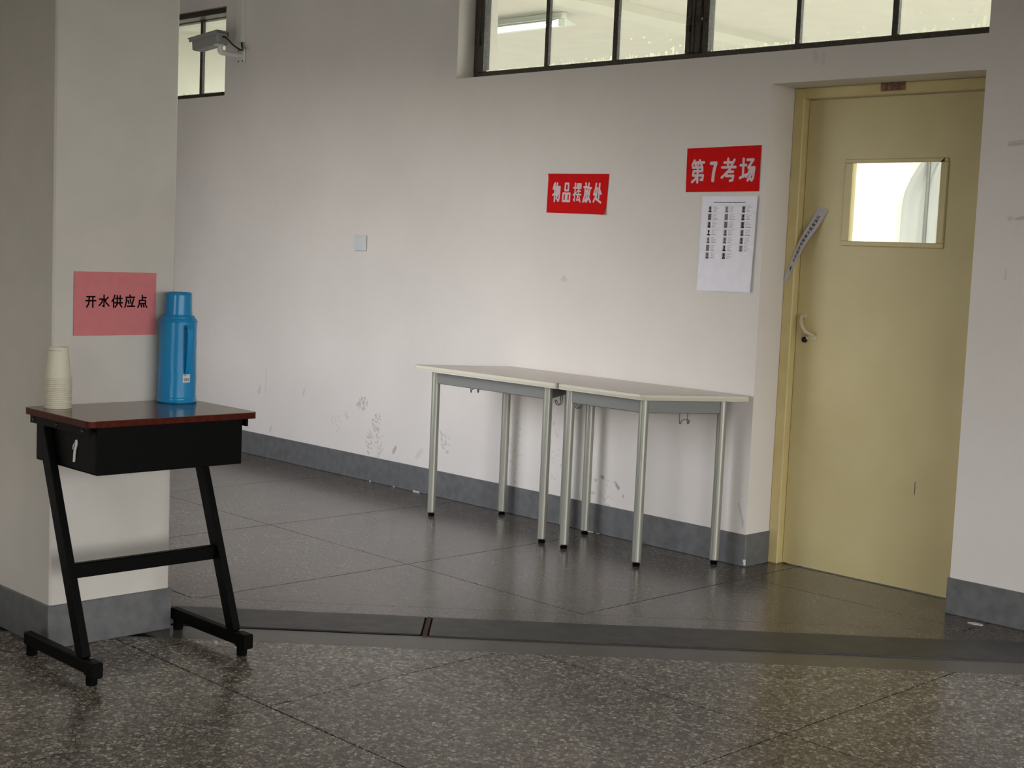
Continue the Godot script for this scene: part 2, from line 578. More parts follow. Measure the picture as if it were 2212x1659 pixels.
func make_materials():
	M.paint = mottled(Color(0.845, 0.825, 0.795), Color(0.875, 0.855, 0.825), 0.01, 0.75, 0.6, 0.0, 3)
	M.column = mottled(Color(0.800, 0.785, 0.745), Color(0.825, 0.805, 0.770), 0.012, 0.72, 0.8, 0.0, 5)
	M.wall = wall_picture()
	M.skirting = mottled(Color(0.355, 0.36, 0.36), Color(0.45, 0.45, 0.445), 0.02, 0.5, 1.3, 0.05, 11)
	M.ceiling = mottled(Color(0.84, 0.83, 0.80), Color(0.87, 0.86, 0.83), 0.01, 0.8, 0.5, 0.0, 13)
	M.room_wall = mottled(Color(0.86, 0.855, 0.82), Color(0.89, 0.885, 0.85), 0.01, 0.8, 0.5, 0.0, 15)
	var coarse := ramp([[0.0, Color(0.36, 0.33, 0.295)], [0.25, Color(0.46, 0.425, 0.385)], [0.6, Color(0.56, 0.525, 0.475)], [0.85, Color(0.64, 0.61, 0.555)], [1.0, Color(0.76, 0.735, 0.68)]])
	M.terrazzo_coarse = terrazzo(0.092, 21, coarse, Color(0.19, 0.17, 0.15), 0.035, 0.24)
	var fine := ramp([[0.0, Color(0.28, 0.255, 0.23)], [0.4, Color(0.345, 0.315, 0.285)], [0.7, Color(0.40, 0.37, 0.335)], [1.0, Color(0.53, 0.50, 0.465)]])
	M.terrazzo_fine = terrazzo(0.17, 23, fine, Color(0.27, 0.25, 0.225), 0.02, 0.20)
	M.border = mottled(Color(0.31, 0.295, 0.275), Color(0.40, 0.38, 0.355), 0.06, 0.3, 1.5, 0.0, 25)
	M.joint = plain(Color(0.13, 0.115, 0.10), 0.8)
	M.cover = mottled(Color(0.19, 0.19, 0.185), Color(0.29, 0.285, 0.275), 0.014, 0.42, 1.2, 0.12, 27)
	M.rust = mottled(Color(0.25, 0.16, 0.12), Color(0.42, 0.33, 0.26), 0.05, 0.8, 4.0, 0.1, 29)
	M.frame = mottled(Color(0.20, 0.17, 0.14), Color(0.33, 0.305, 0.265), 0.03, 0.5, 3.0, 0.1, 31)
	M.glass = plain(Color(0.95, 0.98, 0.95, 0.04), 0.0)
	M.glass.transparency = BaseMaterial3D.TRANSPARENCY_ALPHA
	M.residue = plain(Color(0.97, 0.97, 0.92), 0.8)
	M.residue.backlight_enabled = true
	M.residue.backlight = Color(1.2, 1.2, 1.14)
	M.door = mottled(Color(0.795, 0.735, 0.535), Color(0.825, 0.77, 0.575), 0.008, 0.42, 0.8, 0.0, 33)
	M.door_frame = mottled(Color(0.80, 0.73, 0.50), Color(0.84, 0.775, 0.56), 0.012, 0.45, 1.0, 0.02, 35)
	M.dark = plain(Color(0.07, 0.04, 0.03), 0.6)
	M.chrome = plain(Color(0.75, 0.73, 0.70), 0.3, 0.8)
	M.handle = plain(Color(0.80, 0.75, 0.62), 0.35)
	M.white_plastic = plain(Color(0.89, 0.89, 0.87), 0.4)
	M.switch_white = plain(Color(0.84, 0.86, 0.86), 0.3)
	M.camera_body = plain(Color(0.60, 0.60, 0.585), 0.45)
	M.camera_arm = plain(Color(0.88, 0.88, 0.84), 0.45)
	M.black = plain(Color(0.02, 0.02, 0.022), 0.4)
	M.table_top = mottled(Color(0.85, 0.82, 0.78), Color(0.88, 0.85, 0.81), 0.05, 0.38, 2.0, 0.0, 37)
	M.table_edge = plain(Color(0.82, 0.80, 0.72), 0.4)
	M.leg = plain(Color(0.63, 0.63, 0.585), 0.36, 0.4)
	M.apron = plain(Color(0.48, 0.485, 0.47), 0.5, 0.15)
	M.hook = plain(Color(0.42, 0.43, 0.42), 0.4, 0.5)
	M.rubber = plain(Color(0.02, 0.02, 0.02), 0.8)
	M.rubber.metallic_specular = 0.2
	M.desk_black = mottled(Color(0.008, 0.012, 0.011), Color(0.032, 0.033, 0.029), 0.03, 0.5, 3.0, 0.0, 39)
	M.desk_black.metallic_specular = 0.22
	M.desk_edge = mottled(Color(0.25, 0.07, 0.035), Color(0.35, 0.12, 0.06), 0.02, 0.4, 3.0, 0.0, 41)
	M.desk_edge.metallic_specular = 0.25
	M.desk_top = desk_picture()
	M.bolt = plain(Color(0.20, 0.20, 0.20), 0.4, 0.6)
	M.thermos = plain(Color(0.10, 0.54, 0.76), 0.2)
	M.thermos.metallic_specular = 0.42
	M.cup = plain(Color(0.86, 0.84, 0.76), 0.6)
	M.cup.backlight_enabled = true
	M.cup.backlight = Color(0.1, 0.1, 0.09)
	M.cup_ring = plain(Color(0.36, 0.34, 0.31), 0.6)
	M.white_scrap = plain(Color(0.85, 0.84, 0.80), 0.8)
	M.lamp_white = plain(Color(0.88, 0.90, 0.88), 0.4)
	M.tube = plain(Color(0.95, 1.0, 0.98), 0.5)
	M.tube.emission_enabled = true
	M.tube.emission = Color(0.95, 1.0, 0.98)
	M.tube.emission_energy_multiplier = 3.0
	M.room_floor = mottled(Color(0.60, 0.58, 0.54), Color(0.68, 0.66, 0.62), 0.03, 0.5, 1.0, 0.0, 43)
	M.sheer = plain(Color(0.92, 0.91, 0.84), 0.9)
	M.sheer.backlight_enabled = true
	M.sheer.backlight = Color(0.50, 0.50, 0.44)
	M.curtain = plain(Color(0.66, 0.655, 0.645), 0.9)
	M.curtain.backlight_enabled = true
	M.curtain.backlight = Color(0.10, 0.10, 0.10)
	M.pole = plain(Color(0.42, 0.42, 0.41), 0.4, 0.3)

# the painted wall: faint unevenness, scuffs and shoe prints where the photograph has them (x from -9.4, y up to 3.3)
const WX := -9.4
const WW := 8.0
const WH := 3.3
func wall_picture() -> StandardMaterial3D:
	var w := 2000
	var h := 825
	var n := FastNoiseLite.new()
	n.seed = 51
	n.frequency = 0.006
	n.fractal_octaves = 6
	var g := n.get_image(w, h).get_data()
	var out := PackedByteArray()
	out.resize(w * h * 3)
	for i in w * h:
		var k := 0.985 + g[i] / 255.0 * 0.03
		out[i * 3] = int(227.0 * k)
		out[i * 3 + 1] = int(221.0 * k)
		out[i * 3 + 2] = int(214.0 * k)
	var im := Image.create_from_data(w, h, false, Image.FORMAT_RGB8, out)
	var ink := Ink.new(w, h)
	var r := RandomNumberGenerator.new()
	r.seed = 5
	var at := func(x: float, y: float) -> Vector2: return Vector2((x - WX) / WW * w, (1.0 - y / WH) * h)
	# dotted shoe prints: centre x, y, half width, half height, tilt, dots, strength
	for s in [[-6.27, 0.435, 0.05, 0.04, 0.2, 60, 0.40], [-6.16, 0.28, 0.045, 0.13, -0.35, 110, 0.42], [-6.10, 0.20, 0.03, 0.08, -0.3, 40, 0.30], [-5.55, 0.30, 0.035, 0.06, 0.5, 30, 0.4], [-4.75, 0.35, 0.05, 0.16, 0.1, 40, 0.22], [-5.02, 0.35, 0.05, 0.2, 0.0, 60, 0.18], [-6.5, 0.30, 0.05, 0.05, 0.0, 20, 0.2], [-4.40, 0.22, 0.06, 0.08, 0.3, 16, 0.3]]:
		for k in s[5]:
			var o := Vector2(r.randf_range(-1, 1), r.randf_range(-1, 1))
			if o.length() > 1:
				continue
			o = Vector2(o.x * s[2], o.y * s[3]).rotated(s[4])
			var c: Vector2 = at.call(s[0] + o.x, s[1] + o.y)
			ink.line(c, c + Vector2(r.randf_range(-1, 1), r.randf_range(-1, 1)), r.randf_range(0.7, 1.4), s[6] * 0.7 * r.randf_range(0.5, 1.0))
	# short scuffs: from x, y to x, y, radius, strength
	for s in [[-7.22, 0.40, -7.215, 0.55, 1.5, 0.10], [-7.29, 0.40, -7.275, 0.43, 3.0, 0.22], [-6.83, 0.43, -6.82, 0.46, 2.5, 0.22], [-7.16, 0.17, -7.15, 0.20, 3.0, 0.16], [-5.98, 0.19, -5.96, 0.22, 2.6, 0.45], [-5.78, 0.19, -5.74, 0.23, 4.0, 0.10], [-4.43, 0.275, -4.42, 0.272, 2.2, 0.5], [-4.335, 0.25, -4.32, 0.235, 2.2, 0.6], [-4.345, 0.262, -4.33, 0.25, 1.6, 0.4], [-4.47, 0.255, -4.465, 0.252, 1.8, 0.4], [-4.49, 0.19, -4.475, 0.19, 2.0, 0.3], [-4.29, 0.205, -4.288, 0.20, 1.5, 0.4], [-4.74, 1.215, -4.725, 1.20, 2.5, 0.15], [-4.75, 1.20, -4.735, 1.205, 2.2, 0.12], [-3.625, 0.27, -3.600, 0.20, 1.6, 0.25], [-3.60, 0.20, -3.597, 0.17, 1.6, 0.25], [-3.37, 2.20, -3.365, 2.16, 3.2, 0.10], [-3.33, 2.19, -3.33, 2.15, 3.0, 0.09], [-2.50, 1.797, -2.40, 1.805, 1.2, 0.35], [-2.50, 1.806, -2.42, 1.813, 1.0, 0.30], [-2.45, 1.525, -2.38, 1.535, 1.6, 0.45], [-2.465, 1.528, -2.478, 1.526, 2.0, 0.20], [-2.475, 1.30, -2.475, 1.335, 1.2, 0.2], [-6.42, 0.36, -6.40, 0.34, 3.0, 0.12], [-5.60, 0.36, -5.57, 0.33, 1.5, 0.35]]:
		var steps := 6
		for k in steps:
			var a: Vector2 = at.call(lerpf(s[0], s[2], float(k) / steps), lerpf(s[1], s[3], float(k) / steps))
			var b: Vector2 = at.call(lerpf(s[0], s[2], float(k + 1) / steps), lerpf(s[1], s[3], float(k + 1) / steps))
			ink.line(a, b, s[4] * r.randf_range(0.6, 1.1), s[5] * 0.7 * r.randf_range(0.6, 1.0))
	ink_on(im, ink, Color(0.30, 0.27, 0.25))
	var m := textured(im, 0.75, false)
	m.uv1_scale = Vector3(1.0 / WW, 1.0 / WH, 1)
	m.uv1_offset = Vector3(-WX / WW, 1.0, 0)
	return m

func desk_picture() -> StandardMaterial3D:
	var n := FastNoiseLite.new()
	n.seed = 61
	n.frequency = 0.01
	n.fractal_octaves = 5
	var g := n.get_image(512, 512)
	var wear := FastNoiseLite.new()
	wear.seed = 63
	wear.frequency = 0.012
	wear.fractal_octaves = 4
	var q := wear.get_image(512, 512)
	var im := Image.create_empty(512, 512, false, Image.FORMAT_RGB8)
	for y in 512:
		for x in 512:
			var k := g.get_pixel(x / 6, y).r
			var c := Color(0.36, 0.235, 0.17).lerp(Color(0.48, 0.325, 0.24), k)
			var worn := smoothstep(0.60, 0.66, q.get_pixel(x, y).r) * smoothstep(330.0, 380.0, float(x))
			im.set_pixel(x, y, c.lerp(Color(0.13, 0.10, 0.07), worn * 0.8))
	var m := textured(im, 0.13)
	return m

# ---------------------------------------------------------------- the building
func build_shell():
	var holes := [[-9.6, -7.75, SILL, HEAD], [-5.57, -2.61, 2.215, HEAD], [-3.579, -2.61, -0.01, 2.08]]
	solo("wall_back", pierced_wall(holes, -12.0, 6.0, 0.0, 3.3, 0.0, -WALL_T), M.wall, "long off-white painted wall with the door and the high windows in it", "wall", Vector3.ZERO, "", "structure")
	# outer walls of the corridor and the hall, with the openings that let the day in
	var st := begin()
	box(st, Vector3(-12.3, 0, 0), Vector3(-12, 3.3, 2.86))
	solo("wall_west", done(st), M.paint, "painted end wall of the corridor, far left", "wall", Vector3.ZERO, "", "structure")
	solo("wall_corridor_south", pierced_wall(COURT_WINDOWS, -12.3, -4.60, 0.0, 3.3, 2.86, 2.62), M.paint, "painted corridor wall with two big courtyard windows, behind the column", "wall", Vector3.ZERO, "", "structure")
	solo("wall_hall_west", box_mesh(Vector3(-4.86, 0, 2.86), Vector3(-4.60, 3.3, 10.3)), M.paint, "painted hall wall running from the column towards the viewer's left", "wall", Vector3.ZERO, "", "structure")
	st = begin()
	box(st, Vector3(EAST, 0, -0.28), Vector3(EAST + 0.3, 3.3, EAST_DOOR[0]))
	box(st, Vector3(EAST, 0, EAST_DOOR[1]), Vector3(EAST + 0.3, 3.3, 10.3))
	box(st, Vector3(EAST, EAST_DOOR[2], EAST_DOOR[0]), Vector3(EAST + 0.3, 3.3, EAST_DOOR[1]))
	solo("wall_east", done(st), M.paint, "painted wall with a wide open doorway behind the viewer", "wall", Vector3.ZERO, "", "structure")
	solo("wall_south", pierced_wall(SOUTH_DOOR, -4.86, 6.3, 0.0, 3.3, 10.3, 10.0), M.paint, "painted wall opposite the door with a low wide opening", "wall", Vector3.ZERO, "", "structure")
	st = begin()
	box(st, Vector3(-12.3, 3.3, -WALL_T), Vector3(6.3, 3.5, 2.86))
	box(st, Vector3(-4.86, 3.3, 2.86), Vector3(6.3, 3.5, 10.3))
	solo("ceiling", done(st), M.ceiling, "plain painted ceiling slab over the corridor and hall", "ceiling", Vector3.ZERO, "", "structure")
	# skirting painted dark grey, a few millimetres proud of the plaster
	st = begin()
	box(st, Vector3(-12, 0, 0), Vector3(-3.571, 0.141, 0.008), 0.003)
	box(st, Vector3(-3.579, 0, -0.171), Vector3(-3.571, 0.141, 0.002), 0.002)
	var base := solo("baseboard_back", done(st), M.skirting, "dark grey skirting along the wall under the two tables, turning into the doorway", "baseboard", Vector3.ZERO, "", "structure")
	st = begin()
	box(st, Vector3(-3.580, 0.020, 0.0005), Vector3(-3.5695, 0.033, 0.0092), 0.001)
	box(st, Vector3(-3.577, 0.008, 0.0005), Vector3(-3.5693, 0.021, 0.0094), 0.001)
	part("paint_chip", done(st), M.white_scrap, base)
	for f in [[-5.79, -5.735, 0.006], [-6.17, -6.155, 0.005], [-5.96, -5.945, 0.004], [-5.10, -5.085, 0.004], [-4.50, -4.46, 0.003], [-4.44, -4.42, 0.003]]:
		part("plaster_flake", box_mesh(Vector3(f[0], 0.0, 0.007), Vector3(f[1], f[2], 0.011), 0.001), M.white_scrap, base)
	solo("baseboard_hall", box_mesh(Vector3(-4.605, 0, 2.951), Vector3(-4.592, 0.142, 10.0), 0.003), M.skirting, "dark grey skirting along the hall wall left of the column", "baseboard", Vector3.ZERO, "", "structure")
	solo("baseboard_right", box_mesh(Vector3(-2.618, 0, -0.171), Vector3(6, 0.141, 0.008), 0.003), M.skirting, "dark grey skirting on the wall right of the door", "baseboard", Vector3.ZERO, "", "structure")

func floor_panel(poly: PackedVector2Array, mat: Material, called: String, parent: Node3D, y := 0.0):
	var st := SurfaceTool.new()
	st.begin(Mesh.PRIMITIVE_TRIANGLES)
	st.set_smooth_group(-1)
	var pts := poly.duplicate()
	var area := 0.0
	for i in pts.size():
		area += pts[i].cross(pts[(i + 1) % pts.size()])
	if area > 0:
		pts.reverse()
	var turn := (rng.randi() % 4) * PI / 2
	var off := Vector2(rng.randf(), rng.randf())
	var put := func(p: Vector2, h: float):
		st.set_uv((p / 1.2).rotated(turn) + off)
		st.add_vertex(Vector3(p.x, h, p.y))
	var t := Geometry2D.triangulate_polygon(pts)
	for k in range(0, t.size(), 3):
		var a := pts[t[k]]
		var b := pts[t[k + 1]]
		var c := pts[t[k + 2]]
		if (b - a).cross(c - a) < 0:
			var w := b
			b = c
			c = w
		put.call(a, y)
		put.call(b, y)
		put.call(c, y)
	for i in pts.size():
		var a := pts[i]
		var b := pts[(i + 1) % pts.size()]
		put.call(a, y - 0.01)
		put.call(b, y)
		put.call(b, y - 0.01)
		put.call(a, y - 0.01)
		put.call(a, y)
		put.call(b, y)
	st.generate_normals()
	part(called, st.commit(), mat, parent)

func build_floor():
	var f := thing("floor", "polished grey terrazzo floor laid in square panels", "floor", Vector3.ZERO, 0.0, "", "structure")
	var bed := begin()
	box(bed, Vector3(-12.3, -0.25, -WALL_T), Vector3(6.3, -0.006, 2.86))
	box(bed, Vector3(-4.86, -0.25, 2.86), Vector3(6.3, -0.006, 10.3))
	part("base", done(bed), M.joint, f)
	# the movement joint crosses at 45 degrees: x + z = c
	var half := func(c: float, far_side: bool) -> PackedVector2Array:
		var s := -40.0 if far_side else 40.0
		return PackedVector2Array([Vector2(c + 40, -40), Vector2(c - 40, 40), Vector2(c - 40 + s, 40 + s), Vector2(c + 40 + s, -40 + s)])
	var cut := func(poly: PackedVector2Array, by: PackedVector2Array) -> Array:
		return Geometry2D.intersect_polygons(poly, by)
	var gap := 0.0030
	for side in 2:
		var xs := []
		var zs := []
		if side == 0:
			for k in range(-6, 5):
				xs.append(-4.438 + k * 1.0)
			xs.append(0.562 + 1.0)
			for k in range(-1, 12):
				zs.append(0.165 + k * 1.03)
		else:
			for k in range(-8, 10):
				xs.append(-3.262 + k * 1.072)
			for k in range(-2, 10):
				zs.append(1.707 + k * 1.01)
		for i in xs.size() - 1:
			for j in zs.size() - 1:
				var r := PackedVector2Array([Vector2(xs[i] + gap, zs[j] + gap), Vector2(xs[i + 1] - gap, zs[j] + gap), Vector2(xs[i + 1] - gap, zs[j + 1] - gap), Vector2(xs[i] + gap, zs[j + 1] - gap)])
				var lim := PackedVector2Array([Vector2(-12, 0.0), Vector2(-3.579, 0.0), Vector2(-3.579, -0.28), Vector2(-2.61, -0.28), Vector2(-2.61, 0.0), Vector2(6.3, 0.0), Vector2(6.3, 10.3), Vector2(-4.6, 10.3), Vector2(-4.6, 2.62), Vector2(-12, 2.62)])
				for p in cut.call(r, half.call(-2.240 if side == 0 else -1.466, side == 0)):
					for q in cut.call(p, lim):
						floor_panel(q, M.terrazzo_fine if side == 0 else M.terrazzo_coarse, "floor_panel", f)
	# smooth borders on either side of the joint
	for band in [[-2.236, -2.032, M.terrazzo_fine], [-1.684, -1.469, M.border]]:
		var lo: float = band[0]
		var hi: float = band[1]
		floor_panel(PackedVector2Array([Vector2(lo - 2.6, 2.6), Vector2(lo, 0), Vector2(hi, 0), Vector2(hi - 2.6, 2.6)]), band[2], "joint_border", f)
	# the loose cover plates of the joint
	var t := thing("trim_1", "dark grey cover strip of the floor joint running slantwise from the column to the door wall", "floor strip", Vector3.ZERO, 0.0, "", "structure")
	part("joint_bed", box_mesh(Vector3(-0.124, -0.0055, -3.7), Vector3(0.124, -0.001, 0.0), 0.0, Transform3D(Basis(Vector3.UP, PI / 4 + PI), Vector3(-1.858, 0, 0))), M.rust, t)
	# along the joint: s is the x of its middle line
	for s in [[-4.45, -3.652, 0.006, 0.0], [-3.628, -2.2603, -0.002, 0.004], [-2.2597, -1.86, -0.001, 0.006]]:
		var st := begin()
		var a: float = -2.031 + s[3]
		var b: float = -1.688 - s[2]
		if s[0] < -4.0:
			b = -1.702
		var m0: float = s[0]
		var m1: float = s[1]
		# middle line: x = m, z = -1.858 - m; across it (1, 1)
		var mid := func(m: float, c: float) -> Vector2:
			var o := (c + 1.858) / 2.0
			return Vector2(m + o, -1.858 - m + o)
		var poly := PackedVector2Array()
		var steps := 14
		for k in steps + 1:
			poly.append(mid.call(lerpf(m0, m1, float(k) / steps), a + rng.randf_range(-0.004, 0.004)))
		for k in steps + 1:
			poly.append(mid.call(lerpf(m1, m0, float(k) / steps), b + rng.randf_range(-0.003, 0.003)))
		slab(st, poly, -0.001, 0.004, 0.002)
		part("cover_plate", done(st), M.cover, t)
	part("joint_wedge", box_mesh(Vector3(-0.008, 0.0, -0.12), Vector3(0.008, 0.006, 0.125), 0.002, Transform3D(Basis(Vector3.UP, PI / 4), Vector3(-3.640, -0.001, 1.782))), M.rust, t)

func build_column():
	solo("column", box_mesh(Vector3(-4.62, 0, 2.513), Vector3(-4.141, 3.3, 2.944), 0.006), M.column, "square off-white painted column with the pink sign on its side", "column", Vector3.ZERO, "", "structure")
	var st := begin()
	box(st, Vector3(-4.63, 0, 2.506), Vector3(-4.134, 0.142, 2.951), 0.003)
	solo("baseboard_column", done(st), M.skirting, "dark grey skirting round the foot of the column behind the desk", "baseboard", Vector3.ZERO, "", "structure")

func pane(called: String, lo: Vector3, hi: Vector3, parent: Node3D):
	part(called, box_mesh(lo, hi), M.glass, parent)

func residue(lo: Vector2, hi: Vector2, z: float, amount: float, parent: Node3D, seed_: int):
	# dried paint runs left on the glass along the bottom edge
	var r := RandomNumberGenerator.new()
	r.seed = seed_
	var st := begin()
	var x := lo.x
	while x < hi.x:
		var t := (x - lo.x) / (hi.x - lo.x)
		var w := r.randf_range(0.004, 0.014)
		var h := (0.010 + amount * 0.05 * pow(r.randf(), 3.0) * (0.25 + t)) 
		if r.randf() < 0.55:
			box(st, Vector3(x, lo.y, z), Vector3(minf(x + w, hi.x), lo.y + h, z + 0.0006))
		x += w * r.randf_range(0.9, 1.3)
	for k in int(amount * 16):
		var c := Vector2(lerpf(lo.x, hi.x, sqrt(r.randf())), lo.y + r.randf_range(0.01, 0.12) * amount)
		var s := r.randf_range(0.002, 0.007)
		box(st, Vector3(c.x, c.y, z), Vector3(minf(c.x + s * 1.6, hi.x), c.y + s, z + 0.0006))
	var o := part("paint_residue", done(st), M.residue, parent)
	o.set_meta("kind", "stuff")

func build_windows():
	var zf := -0.115
	var zb := -0.165
	for w in 2:
		var x0: float = [-9.6, -5.57][w]
		var x1: float = [-7.75, -2.61][w]
		var y0: float = [SILL, 2.215][w]
		var o := thing("window_%d" % (w + 1), ["small dark-framed window high on the wall behind the security camera", "long dark-framed window high on the wall above the tables and the door"][w], "window", Vector3.ZERO, 0.0, "", "structure")
		var st := begin()
		box(st, Vector3(x0, y0, zb), Vector3(x1, y0 + 0.045, zf), 0.004)
		box(st, Vector3(x0, HEAD - 0.04, zb), Vector3(x1, HEAD, zf), 0.004)
		box(st, Vector3(x0, y0 + 0.04, zb), Vector3(x0 + 0.04, HEAD - 0.04, zf), 0.003)
		box(st, Vector3(x1 - 0.045, y0 + 0.04, zb), Vector3(x1, HEAD - 0.04, zf), 0.003)
		part("window_frame", done(st), M.frame, o)
		var bars := []
		if w == 0:
			bars = [[-9.19, -9.16], [-8.725, -8.695], [-8.240, -8.212]]
		else:
			bars = [[-5.058, -5.033], [-4.603, -4.573], [-3.562, -3.538], [-3.098, -3.070]]
		for b in bars:
			var q := begin()
			box(q, Vector3(b[0], y0 + 0.04, zb + 0.018), Vector3(b[1], HEAD - 0.03, zf - 0.006), 0.004)
			part("mullion", done(q), M.frame, o)
		if w == 0:
			# the heavy top rail seen under the lintel
			part("top_rail", box_mesh(Vector3(x0, 2.755, -0.15), Vector3(x1, 2.79, -0.02), 0.004), M.frame, o)
		if w == 1:
			# casement stile at the left with its stay bar, and the thick post between two casements
			var q := begin()
			box(q, Vector3(-5.535, y0 + 0.04, -0.16), Vector3(-5.493, HEAD - 0.03, -0.108), 0.004)
			box(q, Vector3(-5.532, 2.40, -0.112), Vector3(-5.516, 2.70, -0.102), 0.003)
			part("casement_stile", done(q), M.frame, o)
			part("hinge", lathe_mesh([Vector2(0.0, -0.022), Vector2(0.009, -0.022), Vector2(0.009, -0.022), Vector2(0.009, 0.022), Vector2(0.009, 0.022), Vector2(0, 0.022)], 12), M.frame, o, Vector3(-5.524, 2.42, -0.101))
			q = begin()
			box(q, Vector3(-4.150, y0 + 0.04, -0.16), Vector3(-4.118, HEAD - 0.03, -0.108), 0.004)
			part("casement_stile", done(q), M.frame, o)
			q = begin()
			box(q, Vector3(-4.112, y0 + 0.04, -0.17), Vector3(-4.062, HEAD - 0.03, -0.098), 0.006)
			box(q, Vector3(-4.096, y0 + 0.04, -0.1), Vector3(-4.088, HEAD - 0.03, -0.090), 0.002)
			part("post", done(q), M.frame, o)
			q = begin()
			box(q, Vector3(-4.056, y0 + 0.04, -0.16), Vector3(-4.022, HEAD - 0.03, -0.112), 0.004)
			part("casement_stile", done(q), M.frame, o)
			q = begin()
			box(q, Vector3(-4.135, 2.352, -0.108), Vector3(-4.115, 2.385, -0.088), 0.004)
			box(q, Vector3(-4.078, 2.395, -0.098), Vector3(-4.040, 2.412, -0.082), 0.003)
			part("latch", done(q), M.frame, o)
		var xs := [x0 + 0.04] if w == 0 else [-5.493]
		var edges := []
		for b in bars:
			edges.append(b)
		if w == 1:
			edges.insert(2, [-4.150, -4.022])
		for b in edges:
			xs.append(b[0])
			xs.append(b[1])
		xs.append(x1 - 0.045)
		for k in range(0, xs.size(), 2):
			pane("pane", Vector3(xs[k] - 0.004, y0 + 0.04, -0.142), Vector3(xs[k + 1] + 0.004, HEAD - 0.04, -0.138), o)
			var amt: float = [0.15, 0.15, 0.15, 0.15][k / 2] if w == 0 else [0.05, 0.4, 0.9, 0.35, 0.4, 0.8][k / 2]
			residue(Vector2(xs[k], y0 + 0.043), Vector2(xs[k + 1], HEAD), -0.1375, amt, o, 70 + k + w * 10)

func build_door():
	var d := thing("door_1", "cream painted classroom door with a small square window, set back in the wall", "door", Vector3.ZERO, 0.0, "", "structure")
	var x0 := -3.579
	var x1 := -2.61
	var top := 2.08
	var st := begin()
	for s in [[x0, x0 + 0.052], [x1 - 0.052, x1]]:
		box(st, Vector3(s[0], 0, -0.27), Vector3(s[1], top, -0.172), 0.004)
	box(st, Vector3(x0 + 0.05, top - 0.048, -0.27), Vector3(x1 - 0.05, top, -0.1725), 0.004)
	part("door_frame", done(st), M.door_frame, d)
	# the leaf, with an opening for its glass
	var lx0 := x0 + 0.055
	var lx1 := x1 - 0.055
	var hole := [-3.298, -2.872, 1.424, 1.765]
	var leaf := part("door_leaf", pierced_wall([hole], lx0, lx1, 0.005, top - 0.052, -0.212, -0.252), M.door, d)
	st = begin()
	for s in [[-3.326, -2.85, 1.757, 1.775], [-3.326, -2.85, 1.410, 1.432], [-3.326, -3.290, 1.43, 1.759], [-2.884, -2.85, 1.43, 1.759]]:
		box(st, Vector3(s[0], s[2], -0.214), Vector3(s[1], s[3], -0.204), 0.004)
	part("glazing_bead", done(st), M.door, leaf)
	part("pane", box_mesh(Vector3(-3.298, 1.424, -0.234), Vector3(-2.872, 1.765, -0.230)), M.glass, leaf)
	# broken corner of the bead
	st = begin()
	var tips := [Vector3(-2.887, 1.756, 0), Vector3(-2.868, 1.757, 0), Vector3(-2.866, 1.774, 0)]
	tri(st, tips[0] + Vector3(0, 0, -0.2032), tips[1] + Vector3(0, 0, -0.2032), tips[2] + Vector3(0, 0, -0.2032))
	for i in 3:
		var i2 := (i + 1) % 3
		quad(st, tips[i] + Vector3(0, 0, -0.206), tips[i2] + Vector3(0, 0, -0.206), tips[i2] + Vector3(0, 0, -0.2032), tips[i] + Vector3(0, 0, -0.2032))
	part("bead_gap", done(st), M.dark, leaf)
	# loose pull handle hanging from its upper screw, and the lock below it
	st = begin()
	tube(st, smooth_path([Vector3(-3.488, 1.100, -0.212), Vector3(-3.487, 1.096, -0.188), Vector3(-3.476, 1.070, -0.176), Vector3(-3.458, 1.040, -0.176), Vector3(-3.440, 1.026, -0.190), Vector3(-3.434, 1.022, -0.212)], 6), 0.0075, 10)
	part("handle", done(st), M.handle, d)
	part("handle_plate", box_mesh(Vector3(-0.014, -0.011, 0), Vector3(0.014, 0.011, 0.004), 0.003), M.handle, d, Vector3(-3.490, 1.101, -0.212))
	part("handle_plate", box_mesh(Vector3(-0.014, -0.011, 0), Vector3(0.014, 0.011, 0.004), 0.003), M.handle, d, Vector3(-3.432, 1.010, -0.212))
	var flat := Transform3D(Basis(Vector3.RIGHT, PI / 2), Vector3.ZERO)
	part("lock_rose", lathe_mesh([Vector2(0, 0), Vector2(0.016, 0), Vector2(0.016, 0), Vector2(0.016, 0.004), Vector2(0.012, 0.006), Vector2(0, 0.006)], 20, flat), M.chrome, d, Vector3(-3.479, 1.004, -0.212))
	part("lock_hole", lathe_mesh([Vector2(0, 0), Vector2(0.013, 0), Vector2(0.013, 0), Vector2(0.013, 0.0072), Vector2(0, 0.0072)], 16, flat), M.dark, d, Vector3(-3.477, 0.999, -0.212))
	for y in [0.25, 1.1, 1.85]:
		part("hinge", lathe_mesh([Vector2(0, -0.05), Vector2(0.007, -0.05), Vector2(0.007, -0.05), Vector2(0.007, 0.05), Vector2(0.007, 0.05), Vector2(0, 0.05)], 10), M.door_frame, d, Vector3(lx1 + 0.001, y, -0.208))
	# a scratch on the leaf near the bottom right
	part("scratch", box_mesh(Vector3(-2.905, 0.40, -0.2125), Vector3(-2.902, 0.455, -0.2116), 0.0, Transform3D()), M.frame, d)

